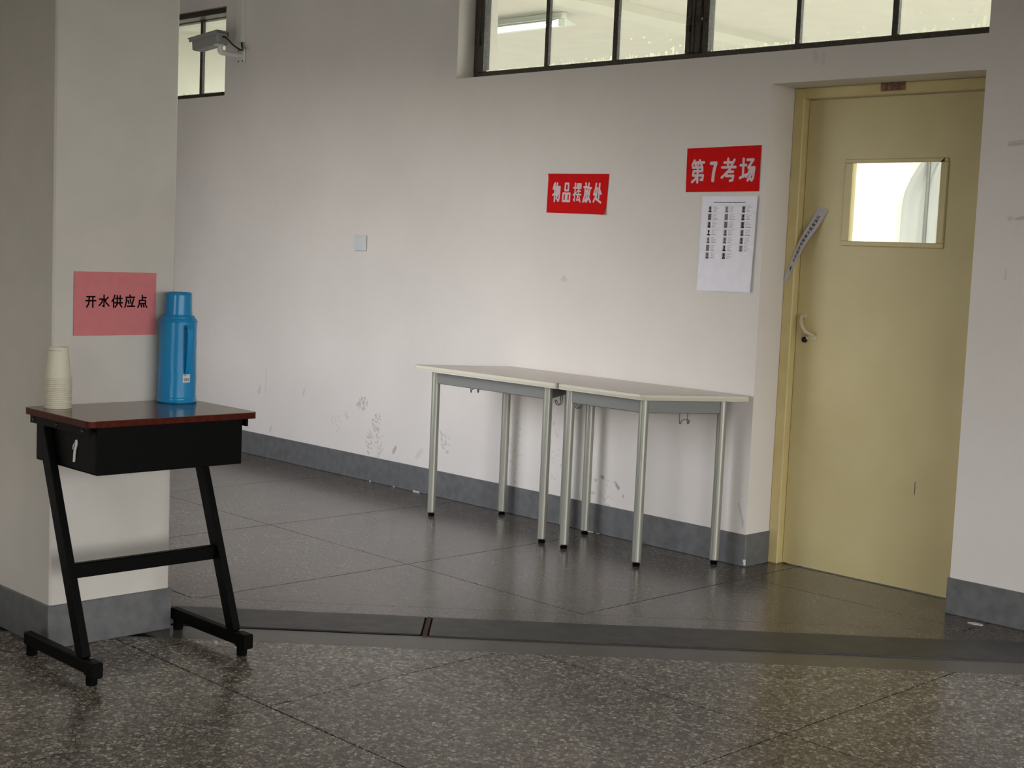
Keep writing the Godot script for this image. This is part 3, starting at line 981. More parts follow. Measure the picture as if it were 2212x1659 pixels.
# ---------------------------------------------------------------- the lit classroom behind the wall
func build_classroom():
	var x0 := -11.6
	var x1 := -1.2
	var zb := -7.6
	var cy := 3.2
	solo("floor_classroom", box_mesh(Vector3(x0, -0.2, zb), Vector3(x1, -0.012, -WALL_T)), M.room_floor, "grey floor of the classroom behind the door", "floor", Vector3.ZERO, "", "structure")
	solo("ceiling_classroom", box_mesh(Vector3(x0 - 0.2, cy, zb - 0.3), Vector3(x1 + 0.2, cy + 0.2, -WALL_T)), M.ceiling, "cream classroom ceiling seen through the high windows", "ceiling", Vector3.ZERO, "", "structure")
	solo("wall_classroom_west", box_mesh(Vector3(x0 - 0.2, 0, zb), Vector3(x0, cy, -WALL_T)), M.room_wall, "cream classroom wall far left behind the high windows", "wall", Vector3.ZERO, "", "structure")
	solo("wall_classroom_east", box_mesh(Vector3(x1, 0, zb), Vector3(x1 + 0.2, cy, -WALL_T)), M.room_wall, "cream classroom wall right of the door, inside", "wall", Vector3.ZERO, "", "structure")
	var holes := [[-11.0, -9.2, 0.95, 2.75], [-8.4, -6.2, 0.95, 2.75], [-5.4, -3.4, 0.95, 2.75]]
	solo("wall_classroom_north", pierced_wall(holes, x0 - 0.2, x1 + 0.2, 0, cy, zb, zb - 0.25), M.room_wall, "far classroom wall with big windows, seen through the door glass", "wall", Vector3.ZERO, "", "structure")
	var n := 3
	for h in holes:
		var o := thing("window_%d" % n, ["tall bright window in the far classroom wall, leftmost", "bright window in the far classroom wall, seen through the door glass", "tall bright window in the far classroom wall, rightmost"][n - 3], "window", Vector3.ZERO, 0.0, "far classroom windows", "structure")
		n += 1
		var st := begin()
		box(st, Vector3(h[0], h[2], zb - 0.16), Vector3(h[1], h[2] + 0.05, zb - 0.10), 0.004)
		box(st, Vector3(h[0], h[3] - 0.05, zb - 0.16), Vector3(h[1], h[3], zb - 0.10), 0.004)
		box(st, Vector3(h[0], h[2], zb - 0.16), Vector3(h[0] + 0.05, h[3], zb - 0.10), 0.004)
		box(st, Vector3(h[1] - 0.05, h[2], zb - 0.16), Vector3(h[1], h[3], zb - 0.10), 0.004)
		part("window_frame", done(st), M.lamp_white, o)
		var mx: float = (h[0] + h[1]) / 2
		if n - 1 != 4:
			part("mullion", box_mesh(Vector3(mx - 0.03, h[2], zb - 0.15), Vector3(mx + 0.03, h[3], zb - 0.11), 0.004), M.lamp_white, o)
		part("pane", box_mesh(Vector3(h[0] + 0.04, h[2] + 0.04, zb - 0.132), Vector3(h[1] - 0.04, h[3] - 0.04, zb - 0.128)), M.glass, o)
	# shallow ceiling beams; the first is the pale band that crosses the long window
	for b in [[-7.33, -7.06], [-3.9, -3.63]]:
		solo("ceiling_beam", box_mesh(Vector3(b[0], 3.135, zb), Vector3(b[1], 3.205, -WALL_T), 0.004), M.room_wall, "shallow cream beam across the classroom ceiling, %s" % ("slanting through the third pane of the long window" if b[0] < -7 else "seen through the last pane of the long window"), "beam", Vector3.ZERO, "", "structure")
	# ceiling lamps: one is seen through the long window
	var k := 0
	for at in [[-8.35, -3.05], [-5.3, -2.6], [-5.3, -5.6], [-8.35, -5.9], [-2.4, -3.0], [-10.6, -4.0]]:
		fluorescent_lamp(Vector3(at[0], cy, at[1]), k)
		k += 1
	# small detector hanging on a short rod, seen in the fourth pane
	var p := thing("smoke_detector", "tiny dark-topped smoke detector on a short rod beside the thick window post", "detector", Vector3(-7.24, cy, -4.19))
	part("rod", lathe_mesh([Vector2(0.0, -0.05), Vector2(0.006, -0.05), Vector2(0.006, -0.05), Vector2(0.006, 0.0)], 10), M.pole, p)
	part("base", lathe_mesh([Vector2(0.0, -0.068), Vector2(0.046, -0.068), Vector2(0.046, -0.068), Vector2(0.042, -0.054), Vector2(0.020, -0.046), Vector2(0.0, -0.046)], 24), M.pole, p)
	part("dome", lathe_mesh([Vector2(0.0, -0.094), Vector2(0.018, -0.092), Vector2(0.036, -0.082), Vector2(0.042, -0.0685)], 24), M.lamp_white, p)
	# curtain gathered at the right of the window behind the door glass, with its pole
	var c := thing("curtain", "pale grey curtain hanging in front of the far window, seen through the door glass", "curtain", Vector3(0, 0, zb + 0.22))
	var st := begin()
	var cols := 28
	var rows := 14
	var pt := func(i: int, j: int) -> Vector3:
		var v := float(j) / rows
		var left := -6.98 - 0.24 * sin(clampf(v * 3.4, 0.0, 1.0) * PI * 0.5) + 0.05 * maxf(0.0, v - 0.45)
		var x := lerpf(left, -6.05, float(i) / cols)
		return Vector3(x, lerpf(2.45, 0.7, v), 0.035 * sin(float(i) / cols * 34.0 + v * 1.5))
	st.set_smooth_group(1)
	for i in cols:
		for j in rows:
			quad(st, pt.call(i, j + 1), pt.call(i + 1, j + 1), pt.call(i + 1, j), pt.call(i, j))
	part("cloth", done(st), M.curtain, c)
	part("pull_rod", lathe_mesh([Vector2(0, 1.2), Vector2(0.018, 1.2), Vector2(0.018, 1.2), Vector2(0.018, 2.5), Vector2(0.018, 2.5), Vector2(0, 2.5)], 10), M.pole, c, Vector3(-6.93, 0, 0.06))
	var net := thing("sheer_curtain", "cream sheer curtain glowing in front of the far window behind the door glass", "curtain", Vector3(0, 0, zb + 0.10))
	st = begin()
	st.set_smooth_group(1)
	for i in 60:
		for j in 4:
			var q := []
			for k2 in [[i, j + 1], [i + 1, j + 1], [i + 1, j], [i, j]]:
				q.append(Vector3(-8.48 + k2[0] * 0.041, lerpf(2.80, 0.75, k2[1] / 4.0), 0.016 * sin(k2[0] * 1.25)))
			quad(st, q[0], q[1], q[2], q[3])
	part("cloth", done(st), M.sheer, net)
	part("rail", box_mesh(Vector3(-8.5, 2.45, -0.02), Vector3(-6.0, 2.49, 0.02), 0.004), M.lamp_white, c)

func fluorescent_lamp(at: Vector3, k: int):
	var o := thing("fluorescent_lamp", ["lit fluorescent tube lamp on the ceiling behind the first long-window panes", "lit tube lamp on the classroom ceiling nearest the red signs, inside", "lit tube lamp on the classroom ceiling near the last far window", "lit tube lamp on the classroom ceiling before the curtained far window", "lit tube lamp on the classroom ceiling nearest the door, inside", "lit tube lamp on the classroom ceiling behind the small high window"][k], "lamp", at, 0.0, "tube lamps on the classroom ceiling")
	part("housing", box_mesh(Vector3(-0.62, -0.05, -0.03), Vector3(0.62, 0.0, 0.03), 0.006), M.lamp_white, o)
	var st := begin()
	for s in [-1.0, 1.0]:
		quad(st, Vector3(-0.61, -0.048, 0.03 * s), Vector3(0.61, -0.048, 0.03 * s), Vector3(0.63, -0.085, 0.13 * s), Vector3(-0.63, -0.085, 0.13 * s))
	part("reflector", done(st), M.lamp_white, o)
	for s in [-1.0, 1.0]:
		part("lamp_holder", box_mesh(Vector3(s * 0.585 - 0.018, -0.115, -0.02), Vector3(s * 0.585 + 0.018, -0.05, 0.02), 0.004), M.lamp_white, o)
	part("tube", lathe_mesh([Vector2(0, -0.57), Vector2(0.014, -0.57), Vector2(0.014, -0.57), Vector2(0.014, 0.57), Vector2(0.014, 0.57), Vector2(0, 0.57)], 14, Transform3D(Basis(Vector3.BACK, PI / 2), Vector3(0, -0.088, 0))), M.tube, o)
	var l := AreaLight3D.new()
	l.name = "tube_light"
	l.area_size = Vector2(1.14, 0.05)
	l.light_color = Color(0.97, 1.0, 0.97)
	l.light_energy = 13.5 if at.x > -6.0 else 8.0 if k == 5 else 4.2
	l.area_range = 20.0
	l.area_attenuation = 2.0
	l.shadow_enabled = true
	l.position = Vector3(0, -0.106, 0)
	l.rotation.x = -PI / 2
	o.add_child(l)

# ---------------------------------------------------------------- what hangs on the wall
func none(_u: float, _v: float) -> float:
	return 0.0

func build_wall_things():
	# red sign over the tables
	var im := paper_picture(640, 310, Color(0.83, 0.12, 0.115), 0.035, 81)
	written(im, "物品", 56, 66, 84, 160, 110, 8.0, Color(0.86, 0.80, 0.82))
	written(im, "摆", 276, 66, 86, 160, 110, 6.2, Color(0.86, 0.80, 0.82))
	written(im, "放处", 386, 66, 84, 160, 110, 8.0, Color(0.86, 0.80, 0.82))
	solo("paper_sign", sheet(Vector3(-4.869, 1.716, 0.0015), Vector3(-4.472, 1.711, 0.0015), Vector3(-4.483, 1.519, 0.0015), Vector3(-4.873, 1.526, 0.0015), func(u, v): return 0.004 * pow(clampf(1.0 - v * 6.0, 0.0, 1.0), 2.0) * pow(1.0 - u, 8.0) + 0.018 * pow(clampf((u + v - 1.80) / 0.2, 0.0, 1.0), 2.0) + 0.001 * sin(u * 9.0) * sin(v * PI), 26, 18), paper(im), "red paper sign with five white characters, alone on the wall above the tables", "sign")
	im = paper_picture(640, 314, Color(0.83, 0.12, 0.115), 0.035, 83)
	written(im, "第", 42, 84, 120, 166, 150, 9.5, Color(0.86, 0.80, 0.82))
	written(im, "7", 208, 98, 62, 146, 150, 13.0, Color(0.86, 0.80, 0.82))
	written(im, "考", 308, 80, 130, 168, 150, 9.5, Color(0.86, 0.80, 0.82))
	written(im, "场", 470, 76, 132, 172, 150, 9.5, Color(0.86, 0.80, 0.82))
	solo("paper_sign", sheet(Vector3(-4.012, 1.818, 0.0015), Vector3(-3.612, 1.824, 0.0015), Vector3(-3.612, 1.628, 0.0015), Vector3(-4.009, 1.625, 0.0015), func(u, v): return 0.001 + 0.001 * sin(u * 8.0 + 1.0) * sin(v * PI), 20, 12), paper(im), "red paper sign reading with a white 7, beside the door above the list", "sign")
	# candidate list: rows of small portraits with lines of print
	im = paper_picture(420, 588, Color(0.965, 0.955, 0.985), 0.03, 85)
	var ink := Ink.new(420, 588)
	var r := RandomNumberGenerator.new()
	r.seed = 12
	var x := 90.0
	while x < 330:
		var w := r.randf_range(4, 9)
		ink.line(Vector2(x, 37 + r.randf_range(-1, 1)), Vector2(x + w, 37 + r.randf_range(-1, 1)), 2.2, 0.8)
		x += w + 4
	for row in 7:
		for col in 3:
			if row == 6 and col == 2:
				continue
			var cx := 66.0 + col * 128
			var y := 62.0 + row * 48
			var tone := r.randf_range(0.55, 0.95)
			var bg := r.randf_range(0.0, 0.55)
			ink.rect(int(cx - 14), int(y - 2), int(cx + 12), int(y + 36), bg)
			ink.line(Vector2(cx - 1, y + 8), Vector2(cx - 1, y + 13), 6.5, tone)
			ink.line(Vector2(cx - 8, y + 32), Vector2(cx + 7, y + 32), 4.5, tone)
			ink.line(Vector2(cx - 1, y + 20), Vector2(cx - 1, y + 30), r.randf_range(2.5, 6.0), tone)
			for l in 6:
				var lw := r.randf_range(16, 44)
				ink.line(Vector2(cx + 22, y + l * 6.4), Vector2(cx + 22 + lw, y + l * 6.4), 1.0, 0.75 if l == 5 else 0.28)
			ink.line(Vector2(cx - 20, y - 7), Vector2(cx + 100, y - 7), 0.5, 0.15)
			ink.line(Vector2(cx - 20, y - 7), Vector2(cx - 20, y + 40), 0.5, 0.12)
	ink_on(im, ink, Color(0.10, 0.10, 0.12))
	solo("paper_list", sheet(Vector3(-3.912, 1.606, 0.0015), Vector3(-3.613, 1.607, 0.0015), Vector3(-3.623, 1.194, 0.0015), Vector3(-3.917, 1.190, 0.0015), func(u, v): return 0.0015 + 0.005 * pow(u, 6.0) + 0.002 * pow(v, 6.0), 24, 12), paper(im), "tall white list with rows of tiny portraits taped under a red sign", "paper")
	# light switch
	var s := thing("light_switch", "small white light switch alone on the wall left of the tables", "switch", Vector3(-6.322, 1.342, 0.0))
	part("plate", box_mesh(Vector3(-0.052, -0.046, 0), Vector3(0.052, 0.046, 0.012), 0.005), M.switch_white, s)
	part("rocker", box_mesh(Vector3(-0.036, -0.034, 0.008), Vector3(0.030, 0.034, 0.016), 0.003, Transform3D(Basis(Vector3.RIGHT, 0.05), Vector3.ZERO)), M.switch_white, s)
	# number plate over the door
	im = paper_picture(256, 80, Color(0.45, 0.34, 0.22), 0.5, 87)
	var n := 0
	for ch in "203":
		written(im, ch, 40.0 + n * 62, 11, 46, 58, 0, 5.0, Color(0.42, 0.08, 0.05))
		n += 1
	var np := thing("number_plate", "small worn brown plate with red 203 on the door frame", "sign", Vector3(-3.100, 2.063, -0.1715))
	part("plate", sheet(Vector3(-0.057, 0.0175, 0.003), Vector3(0.054, 0.0175, 0.003), Vector3(0.054, -0.0175, 0.003), Vector3(-0.057, -0.0175, 0.003), none, 2, 2, 0.001), textured(im, 0.5), np)
	part("backing", box_mesh(Vector3(-0.056, -0.017, 0), Vector3(0.053, 0.0185, 0.0032), 0.0005), M.pole, np)
	# the slanting paper seal across frame and door
	im = paper_picture(64, 512, Color(0.77, 0.75, 0.765), 0.06, 89)
	var seal := Ink.new(64, 512)
	var text := "江苏科技大学研究生招生办"
	for i in text.length():
		seal.strokes(HAN[text[i]], Vector2(18, 52 + i * 27.5), Vector2(24, 23), 1.5)
	ink_on(im, seal, Color(0.16, 0.14, 0.15))
	seal = Ink.new(64, 512)
	for k in 24:
		var a := TAU * k / 24
		seal.line(Vector2(32 + cos(a) * 22, 420 + sin(a) * 22), Vector2(32 + cos(a + 0.2) * 22, 420 + sin(a + 0.2) * 22), 1.6, r.randf_range(0.1, 0.4))
	ink_on(im, seal, Color(0.35, 0.33, 0.40))
	seal = Ink.new(64, 512)
	seal.strokes([[50, 20, 42, 80], [20, 60, 60, 40, 78, 70], [30, 30, 74, 66], [60, 14, 66, 84]], Vector2(16, 402), Vector2(34, 34), 2.4)
	ink_on(im, seal, Color(0.08, 0.06, 0.08))
	solo("paper_seal", sheet(Vector3(-3.449, 1.578, -0.2105), Vector3(-3.399, 1.560, -0.2105), Vector3(-3.567, 1.236, -0.170), Vector3(-3.614, 1.262, -0.1702) + Vector3(0.037, -0.004, 0.0), func(u, v): return 0.0012 + 0.0405 * (smoothstep(0.05, 0.55, v) - v), 6, 36), paper(im), "white paper seal strip with a column of tiny writing stuck slantwise from frame to door", "paper")
	# plastic cable trunking coming down beside the small window
	var st := begin()
	box(st, Vector3(-7.588, 2.548, 0.0), Vector3(-7.528, 3.3, 0.030), 0.003)
	box(st, Vector3(-7.588, 2.548, 0.030), Vector3(-7.528, 3.3, 0.034), 0.002)
	solo("cable_trunking", done(st), M.white_plastic, "white plastic cable trunking running up the wall above the security camera", "trunking")
	security_camera()

func security_camera():
	var o := thing("security_camera", "grey box-shaped security camera on a bent white arm beside the small window", "camera", Vector3(-7.555, 2.467, 0.0))
	part("mount_plate", box_mesh(Vector3(-0.036, -0.045, 0), Vector3(0.036, 0.045, 0.014), 0.010), M.camera_arm, o)
	for b in [[-0.024, -0.034], [0.022, 0.034], [-0.024, 0.034], [0.022, -0.034]]:
		part("screw", lathe_mesh([Vector2(0, 0.0), Vector2(0.005, 0), Vector2(0.005, 0), Vector2(0.005, 0.003), Vector2(0, 0.003)], 10, Transform3D(Basis(Vector3.RIGHT, PI / 2), Vector3(b[0], b[1], 0.0135))), M.black, o)
	var st := begin()
	tube(st, smooth_path([Vector3(0, 0.0, 0.012), Vector3(0.0, 0.0, 0.08), Vector3(0, 0.002, 0.150), Vector3(0, 0.012, 0.163), Vector3(0.0, 0.030, 0.165), Vector3(0, 0.052, 0.165)], 6), 0.0165, 14)
	part("arm", done(st), M.camera_arm, o)
	# body points along -x and a little down
	var xf := Transform3D(Basis(Vector3.BACK, 0.10) * Basis(Vector3.UP, 0.04), Vector3(-0.03, 0.085, 0.165))
	st = begin()
	box(st, Vector3(-0.215, -0.044, -0.042), Vector3(0.055, 0.034, 0.042), 0.010, xf)
	part("body", done(st), M.camera_body, o)
	st = begin()
	box(st, Vector3(-0.250, 0.032, -0.049), Vector3(0.062, 0.040, 0.049), 0.003, xf)
	box(st, Vector3(-0.235, 0.010, 0.0435), Vector3(0.058, 0.036, 0.048), 0.002, xf)
	box(st, Vector3(-0.235, 0.010, -0.048), Vector3(0.058, 0.036, -0.0435), 0.002, xf)
	part("sunshade", done(st), M.camera_body, o)
	st = begin()
	box(st, Vector3(-0.222, -0.038, -0.036), Vector3(-0.212, 0.030, 0.036), 0.004, xf)
	part("front_glass", done(st), M.black, o)
	st = begin()
	box(st, Vector3(0.02, -0.052, -0.012), Vector3(0.052, -0.042, 0.046), 0.002, xf)
	part("bracket", done(st), M.camera_arm, o)
	st = begin()
	tube(st, smooth_path([Vector3(0.028, 0.092, 0.165), Vector3(0.055, 0.086, 0.160), Vector3(0.085, 0.045, 0.130), Vector3(0.085, 0.022, 0.075), Vector3(0.040, 0.035, 0.030), Vector3(0.010, 0.062, 0.016), Vector3(0.004, 0.090, 0.014)], 8), 0.0052, 8)
	part("cable", done(st), M.black, o)

# ---------------------------------------------------------------- tables
func build_tables():
	# trapezoid with its long side at the front; the second one is the same table turned round
	var lf := 0.98
	var sf := 0.49
	var d := 0.43
	var h := 0.75
	var make := func(at: Vector3, turn: float, label: String):
		var o := thing("trapezoid_table", label, "table", at, turn, "trapezoid tables pushed together along the wall")
		# local: centre of the top at the origin, long side at +z
		var poly := [Vector2(-lf / 2, d / 2), Vector2(-sf / 2, -d / 2), Vector2(sf / 2, -d / 2), Vector2(lf / 2, d / 2)]
		var st := begin()
		slab(st, round_corners(poly, 0.018, 4), h - 0.026, h, 0.004, 0.006)
		var top := part("tabletop", done(st), M.table_top, o)
		# pale edge band, a bullnose
		st = begin()
		var ring := round_corners(poly, 0.018, 4)
		for i in ring.size():
			var a := ring[i]
			var b := ring[(i + 1) % ring.size()]
			var out := Vector2(-(b - a).y, (b - a).x).normalized() * -1.0
			if out.dot((a + b) / 2.0) < 0:
				out = -out
			var e := out * 0.003
			var prof := [Vector2(0.0005, h - 0.0255), Vector2(0.003, h - 0.021), Vector2(0.004, h - 0.013), Vector2(0.003, h - 0.005), Vector2(0.0005, h - 0.0005)]
			for k in 4:
				var p0: Vector2 = prof[k]
				var p1: Vector2 = prof[k + 1]
				var a0 := a + e / 0.003 * p0.x
				var b0 := b + e / 0.003 * p0.x
				var a1 := a + e / 0.003 * p1.x
				var b1 := b + e / 0.003 * p1.x
				quad(st, Vector3(b0.x, p0.y, b0.y), Vector3(a0.x, p0.y, a0.y), Vector3(a1.x, p1.y, a1.y), Vector3(b1.x, p1.y, b1.y))
		part("edge_band", done(st), M.table_edge, top)
		# legs and aprons set in from the edge
		var legs := [Vector2(-lf / 2 + 0.105, d / 2 - 0.055), Vector2(-sf / 2 + 0.030, -d / 2 + 0.050), Vector2(sf / 2 - 0.030, -d / 2 + 0.050), Vector2(lf / 2 - 0.105, d / 2 - 0.055)]
		for l in legs:
			var leg := part("leg", lathe_mesh([Vector2(0.0, 0.018), Vector2(0.0195, 0.018), Vector2(0.0210, 0.020), Vector2(0.0210, 0.020), Vector2(0.0210, h - 0.027), Vector2(0.0210, h - 0.027), Vector2(0, h - 0.027)], 28), M.leg, o, Vector3(l.x, 0, l.y))
			part("foot", lathe_mesh([Vector2(0, 0), Vector2(0.015, 0), Vector2(0.016, 0.003), Vector2(0.016, 0.003), Vector2(0.016, 0.010), Vector2(0.012, 0.012), Vector2(0.010, 0.0185)], 18), M.rubber, leg)
		for i in 4:
			var a: Vector2 = legs[i]
			var b: Vector2 = legs[(i + 1) % 4]
			var along := (b - a).normalized()
			var len := (b - a).length() - 0.030
			var mid := (a + b) / 2.0
			var xf := Transform3D(Basis(Vector3.UP, -along.angle()), Vector3(mid.x, 0, mid.y))
			part("apron", box_mesh(Vector3(-len / 2, h - 0.086, -0.011), Vector3(len / 2, h - 0.027, 0.011), 0.003, xf), M.apron, o)
		return o
	var hook := func(o: Node3D, at: Vector3, turn: float):
		var b := Basis(Vector3.UP, turn)
		for s in [-0.018, 0.018]:
			var st := begin()
			tube(st, PackedVector3Array([at + b * Vector3(s, h - 0.080, 0), at + b * Vector3(s, h - 0.118, 0.0), at + b * Vector3(s, h - 0.130, 0.006), at + b * Vector3(s, h - 0.128, 0.018), at + b * Vector3(s, h - 0.114, 0.026)]), 0.0022, 6)
			if s > 0:
				tube(st, smooth_path([at + b * Vector3(-s, h - 0.114, 0.026), at + b * Vector3(0, h - 0.108, 0.028), at + b * Vector3(s, h - 0.114, 0.026)], 4), 0.0022, 6)
			part("hook", done(st), M.hook, o)
	var a = make.call(Vector3(-4.822, 0, 0.012 + d / 2), 0.0, "left pale trapezoid table of the pair, its long side towards the room")
	hook.call(a, Vector3(-0.30, 0, -0.02), 1.05)
	hook.call(a, Vector3(0.30, 0, -0.02), -1.05)
	var b = make.call(Vector3(-4.077, 0, 0.012 + d / 2), PI, "right pale trapezoid table of the pair beside the doorway, long side to the wall")
	hook.call(b, Vector3(-0.30, 0, 0.0), 1.05 + PI)
	hook.call(b, Vector3(0.30, 0, 0.0), -1.05 + PI)

# ---------------------------------------------------------------- desk
const DESK_H := 0.785
func build_desk():
	var o := thing("school_desk", "small black steel school desk with a red-brown top, standing against the column", "desk", Vector3.ZERO)
	var x0 := -4.134
	var x1 := -3.722
	var z0 := 2.458
	var z1 := 3.040
	var ring := round_corners([Vector2(x0, z0), Vector2(x1, z0), Vector2(x1, z1), Vector2(x0, z1)], 0.022, 5)
	var st := begin()
	slab(st, ring, DESK_H - 0.020, DESK_H - 0.0015, 0.001, 0.001)
	var top := part("desktop", done(st), M.desk_edge, o)
	# laminate sheet on the top, grain along the desk
	st = SurfaceTool.new()
	st.begin(Mesh.PRIMITIVE_TRIANGLES)
	st.set_smooth_group(-1)
	var t := Geometry2D.triangulate_polygon(ring)
	for k in range(0, t.size(), 3):
		var tri_ := [ring[t[k]], ring[t[k + 1]], ring[t[k + 2]]]
		if (tri_[1] - tri_[0]).cross(tri_[2] - tri_[0]) < 0:
			tri_ = [tri_[0], tri_[2], tri_[1]]
		for q in tri_:
			st.set_uv(Vector2(inverse_lerp(z1, z0, q.y), inverse_lerp(x0, x1, q.x)))
			st.add_vertex(Vector3(q.x, DESK_H, q.y))
	for k in ring.size():
		var a := ring[k]
		var b := ring[(k + 1) % ring.size()]
		for q in [[a, -0.0018], [b, -0.0018], [b, 0.0], [a, -0.0018], [b, 0.0], [a, 0.0]]:
			st.set_uv(Vector2(0.1, 0.1))
			st.add_vertex(Vector3(q[0].x, DESK_H + q[1], q[0].y))
	st.generate_normals()
	part("laminate", st.commit(), M.desk_top, top)
	# angle rails under both ends
	for e in [[3.018, 3.026, 1.0], [2.476, 2.484, -1.0]]:
		st = begin()
		box(st, Vector3(-4.118, 0.738, e[0]), Vector3(-3.748, 0.7655, e[1]), 0.001)
		var inner: float = e[0] - 0.022 if e[2] > 0 else e[0]
		box(st, Vector3(-4.118, 0.762, inner), Vector3(-3.748, 0.7652, inner + 0.030), 0.001)
		var rail := part("end_rail", done(st), M.desk_black, o)
		for bx in [-4.095, -3.945, -3.785]:
			part("bolt", lathe_mesh([Vector2(0, 0), Vector2(0.006, 0), Vector2(0.006, 0), Vector2(0.005, 0.003), Vector2(0, 0.004)], 12, Transform3D(Basis(Vector3.RIGHT, PI / 2 * e[2]), Vector3(bx, 0.750, e[1] if e[2] > 0 else e[0]))), M.bolt, rail)
	# steel book box: front, back, two ends and bottom
	st = begin()
	box(st, Vector3(-3.752, 0.620, 2.500), Vector3(-3.745, 0.764, 3.000), 0.002)
	box(st, Vector3(-4.128, 0.620, 2.500), Vector3(-3.750, 0.626, 3.000), 0.002)
	box(st, Vector3(-4.128, 0.620, 2.994), Vector3(-3.746, 0.764, 3.000), 0.002)
	box(st, Vector3(-4.128, 0.620, 2.500), Vector3(-3.746, 0.764, 2.506), 0.002)
	box(st, Vector3(-4.128, 0.620, 2.500), Vector3(-4.122, 0.764, 3.000), 0.002)
	part("book_box", done(st), M.desk_black, o)
	# torn tape left hanging on the near end of the box
	st = begin()
	tube(st, smooth_path([Vector3(-3.868, 0.711, 3.0015), Vector3(-3.864, 0.700, 3.003), Vector3(-3.872, 0.678, 3.004), Vector3(-3.877, 0.655, 3.003), Vector3(-3.878, 0.645, 3.003)], 5), 0.0042, 7)
	tube(st, smooth_path([Vector3(-3.868, 0.708, 3.0015), Vector3(-3.882, 0.694, 3.003), Vector3(-3.884, 0.682, 3.003)], 5), 0.0028, 6)
	part("torn_tape", done(st), M.white_scrap, o)
	# two leaning legs, each on a foot bar
	for e in [3.012, 2.488]:
		var s := 1.0 if e > 2.7 else -1.0
		var z_in: float = e
		var foot_top := Vector3(-3.783, 0.066, z_in)
		var head := Vector3(-4.058, 0.740, z_in)
		var dir := (head - foot_top).normalized()
		var basis := Basis(Vector3(dir.y, -dir.x, 0), dir, Vector3.BACK)
		st = begin()
		box(st, Vector3(-0.024, 0, -0.0125), Vector3(0.024, (head - foot_top).length(), 0.0125), 0.003, Transform3D(basis, foot_top))
		part("leg", done(st), M.desk_black, o)
		st = begin()
		box(st, Vector3(-4.148, 0.030, z_in - 0.0135), Vector3(-3.708, 0.070, z_in + 0.0135), 0.003)
		var bar := part("foot_bar", done(st), M.desk_black, o)
		st = begin()
		box(st, Vector3(-3.755, 0.026, z_in - 0.0165), Vector3(-3.694, 0.074, z_in + 0.0165), 0.004)
		part("end_cap", done(st), M.desk_black, bar)
		for fx in [-4.118, -3.735]:
			part("foot", lathe_mesh([Vector2(0, 0), Vector2(0.015, 0), Vector2(0.017, 0.003), Vector2(0.017, 0.003), Vector2(0.017, 0.031), Vector2(0, 0.031)], 16), M.rubber, bar, Vector3(fx, 0.0, z_in))
	st = begin()
	box(st, Vector3(-3.909, 0.286, 2.500), Vector3(-3.885, 0.331, 3.000), 0.003)
	part("crossbar", done(st), M.desk_black, o)
	# sign on the column above the desk
	var im := paper_picture(560, 392, Color(0.84, 0.51, 0.515), 0.035, 91)
	written(im, "开水供应点", 74, 140, 76, 82, 88, 4.7, Color(0.06, 0.03, 0.04))
	solo("paper_sign", sheet(Vector3(-4.1395, 1.206, 2.876), Vector3(-4.1395, 1.206, 2.585), Vector3(-4.1395, 1.003, 2.585), Vector3(-4.1395, 1.002, 2.876), func(u, v): return 0.0015 + 0.004 * pow(v, 2.0) * absf(sin(u * 7.0 + v * 2.0)) * 0.6, 28, 20), paper(im), "pink paper sign with five black characters on the column beside the thermos", "sign")

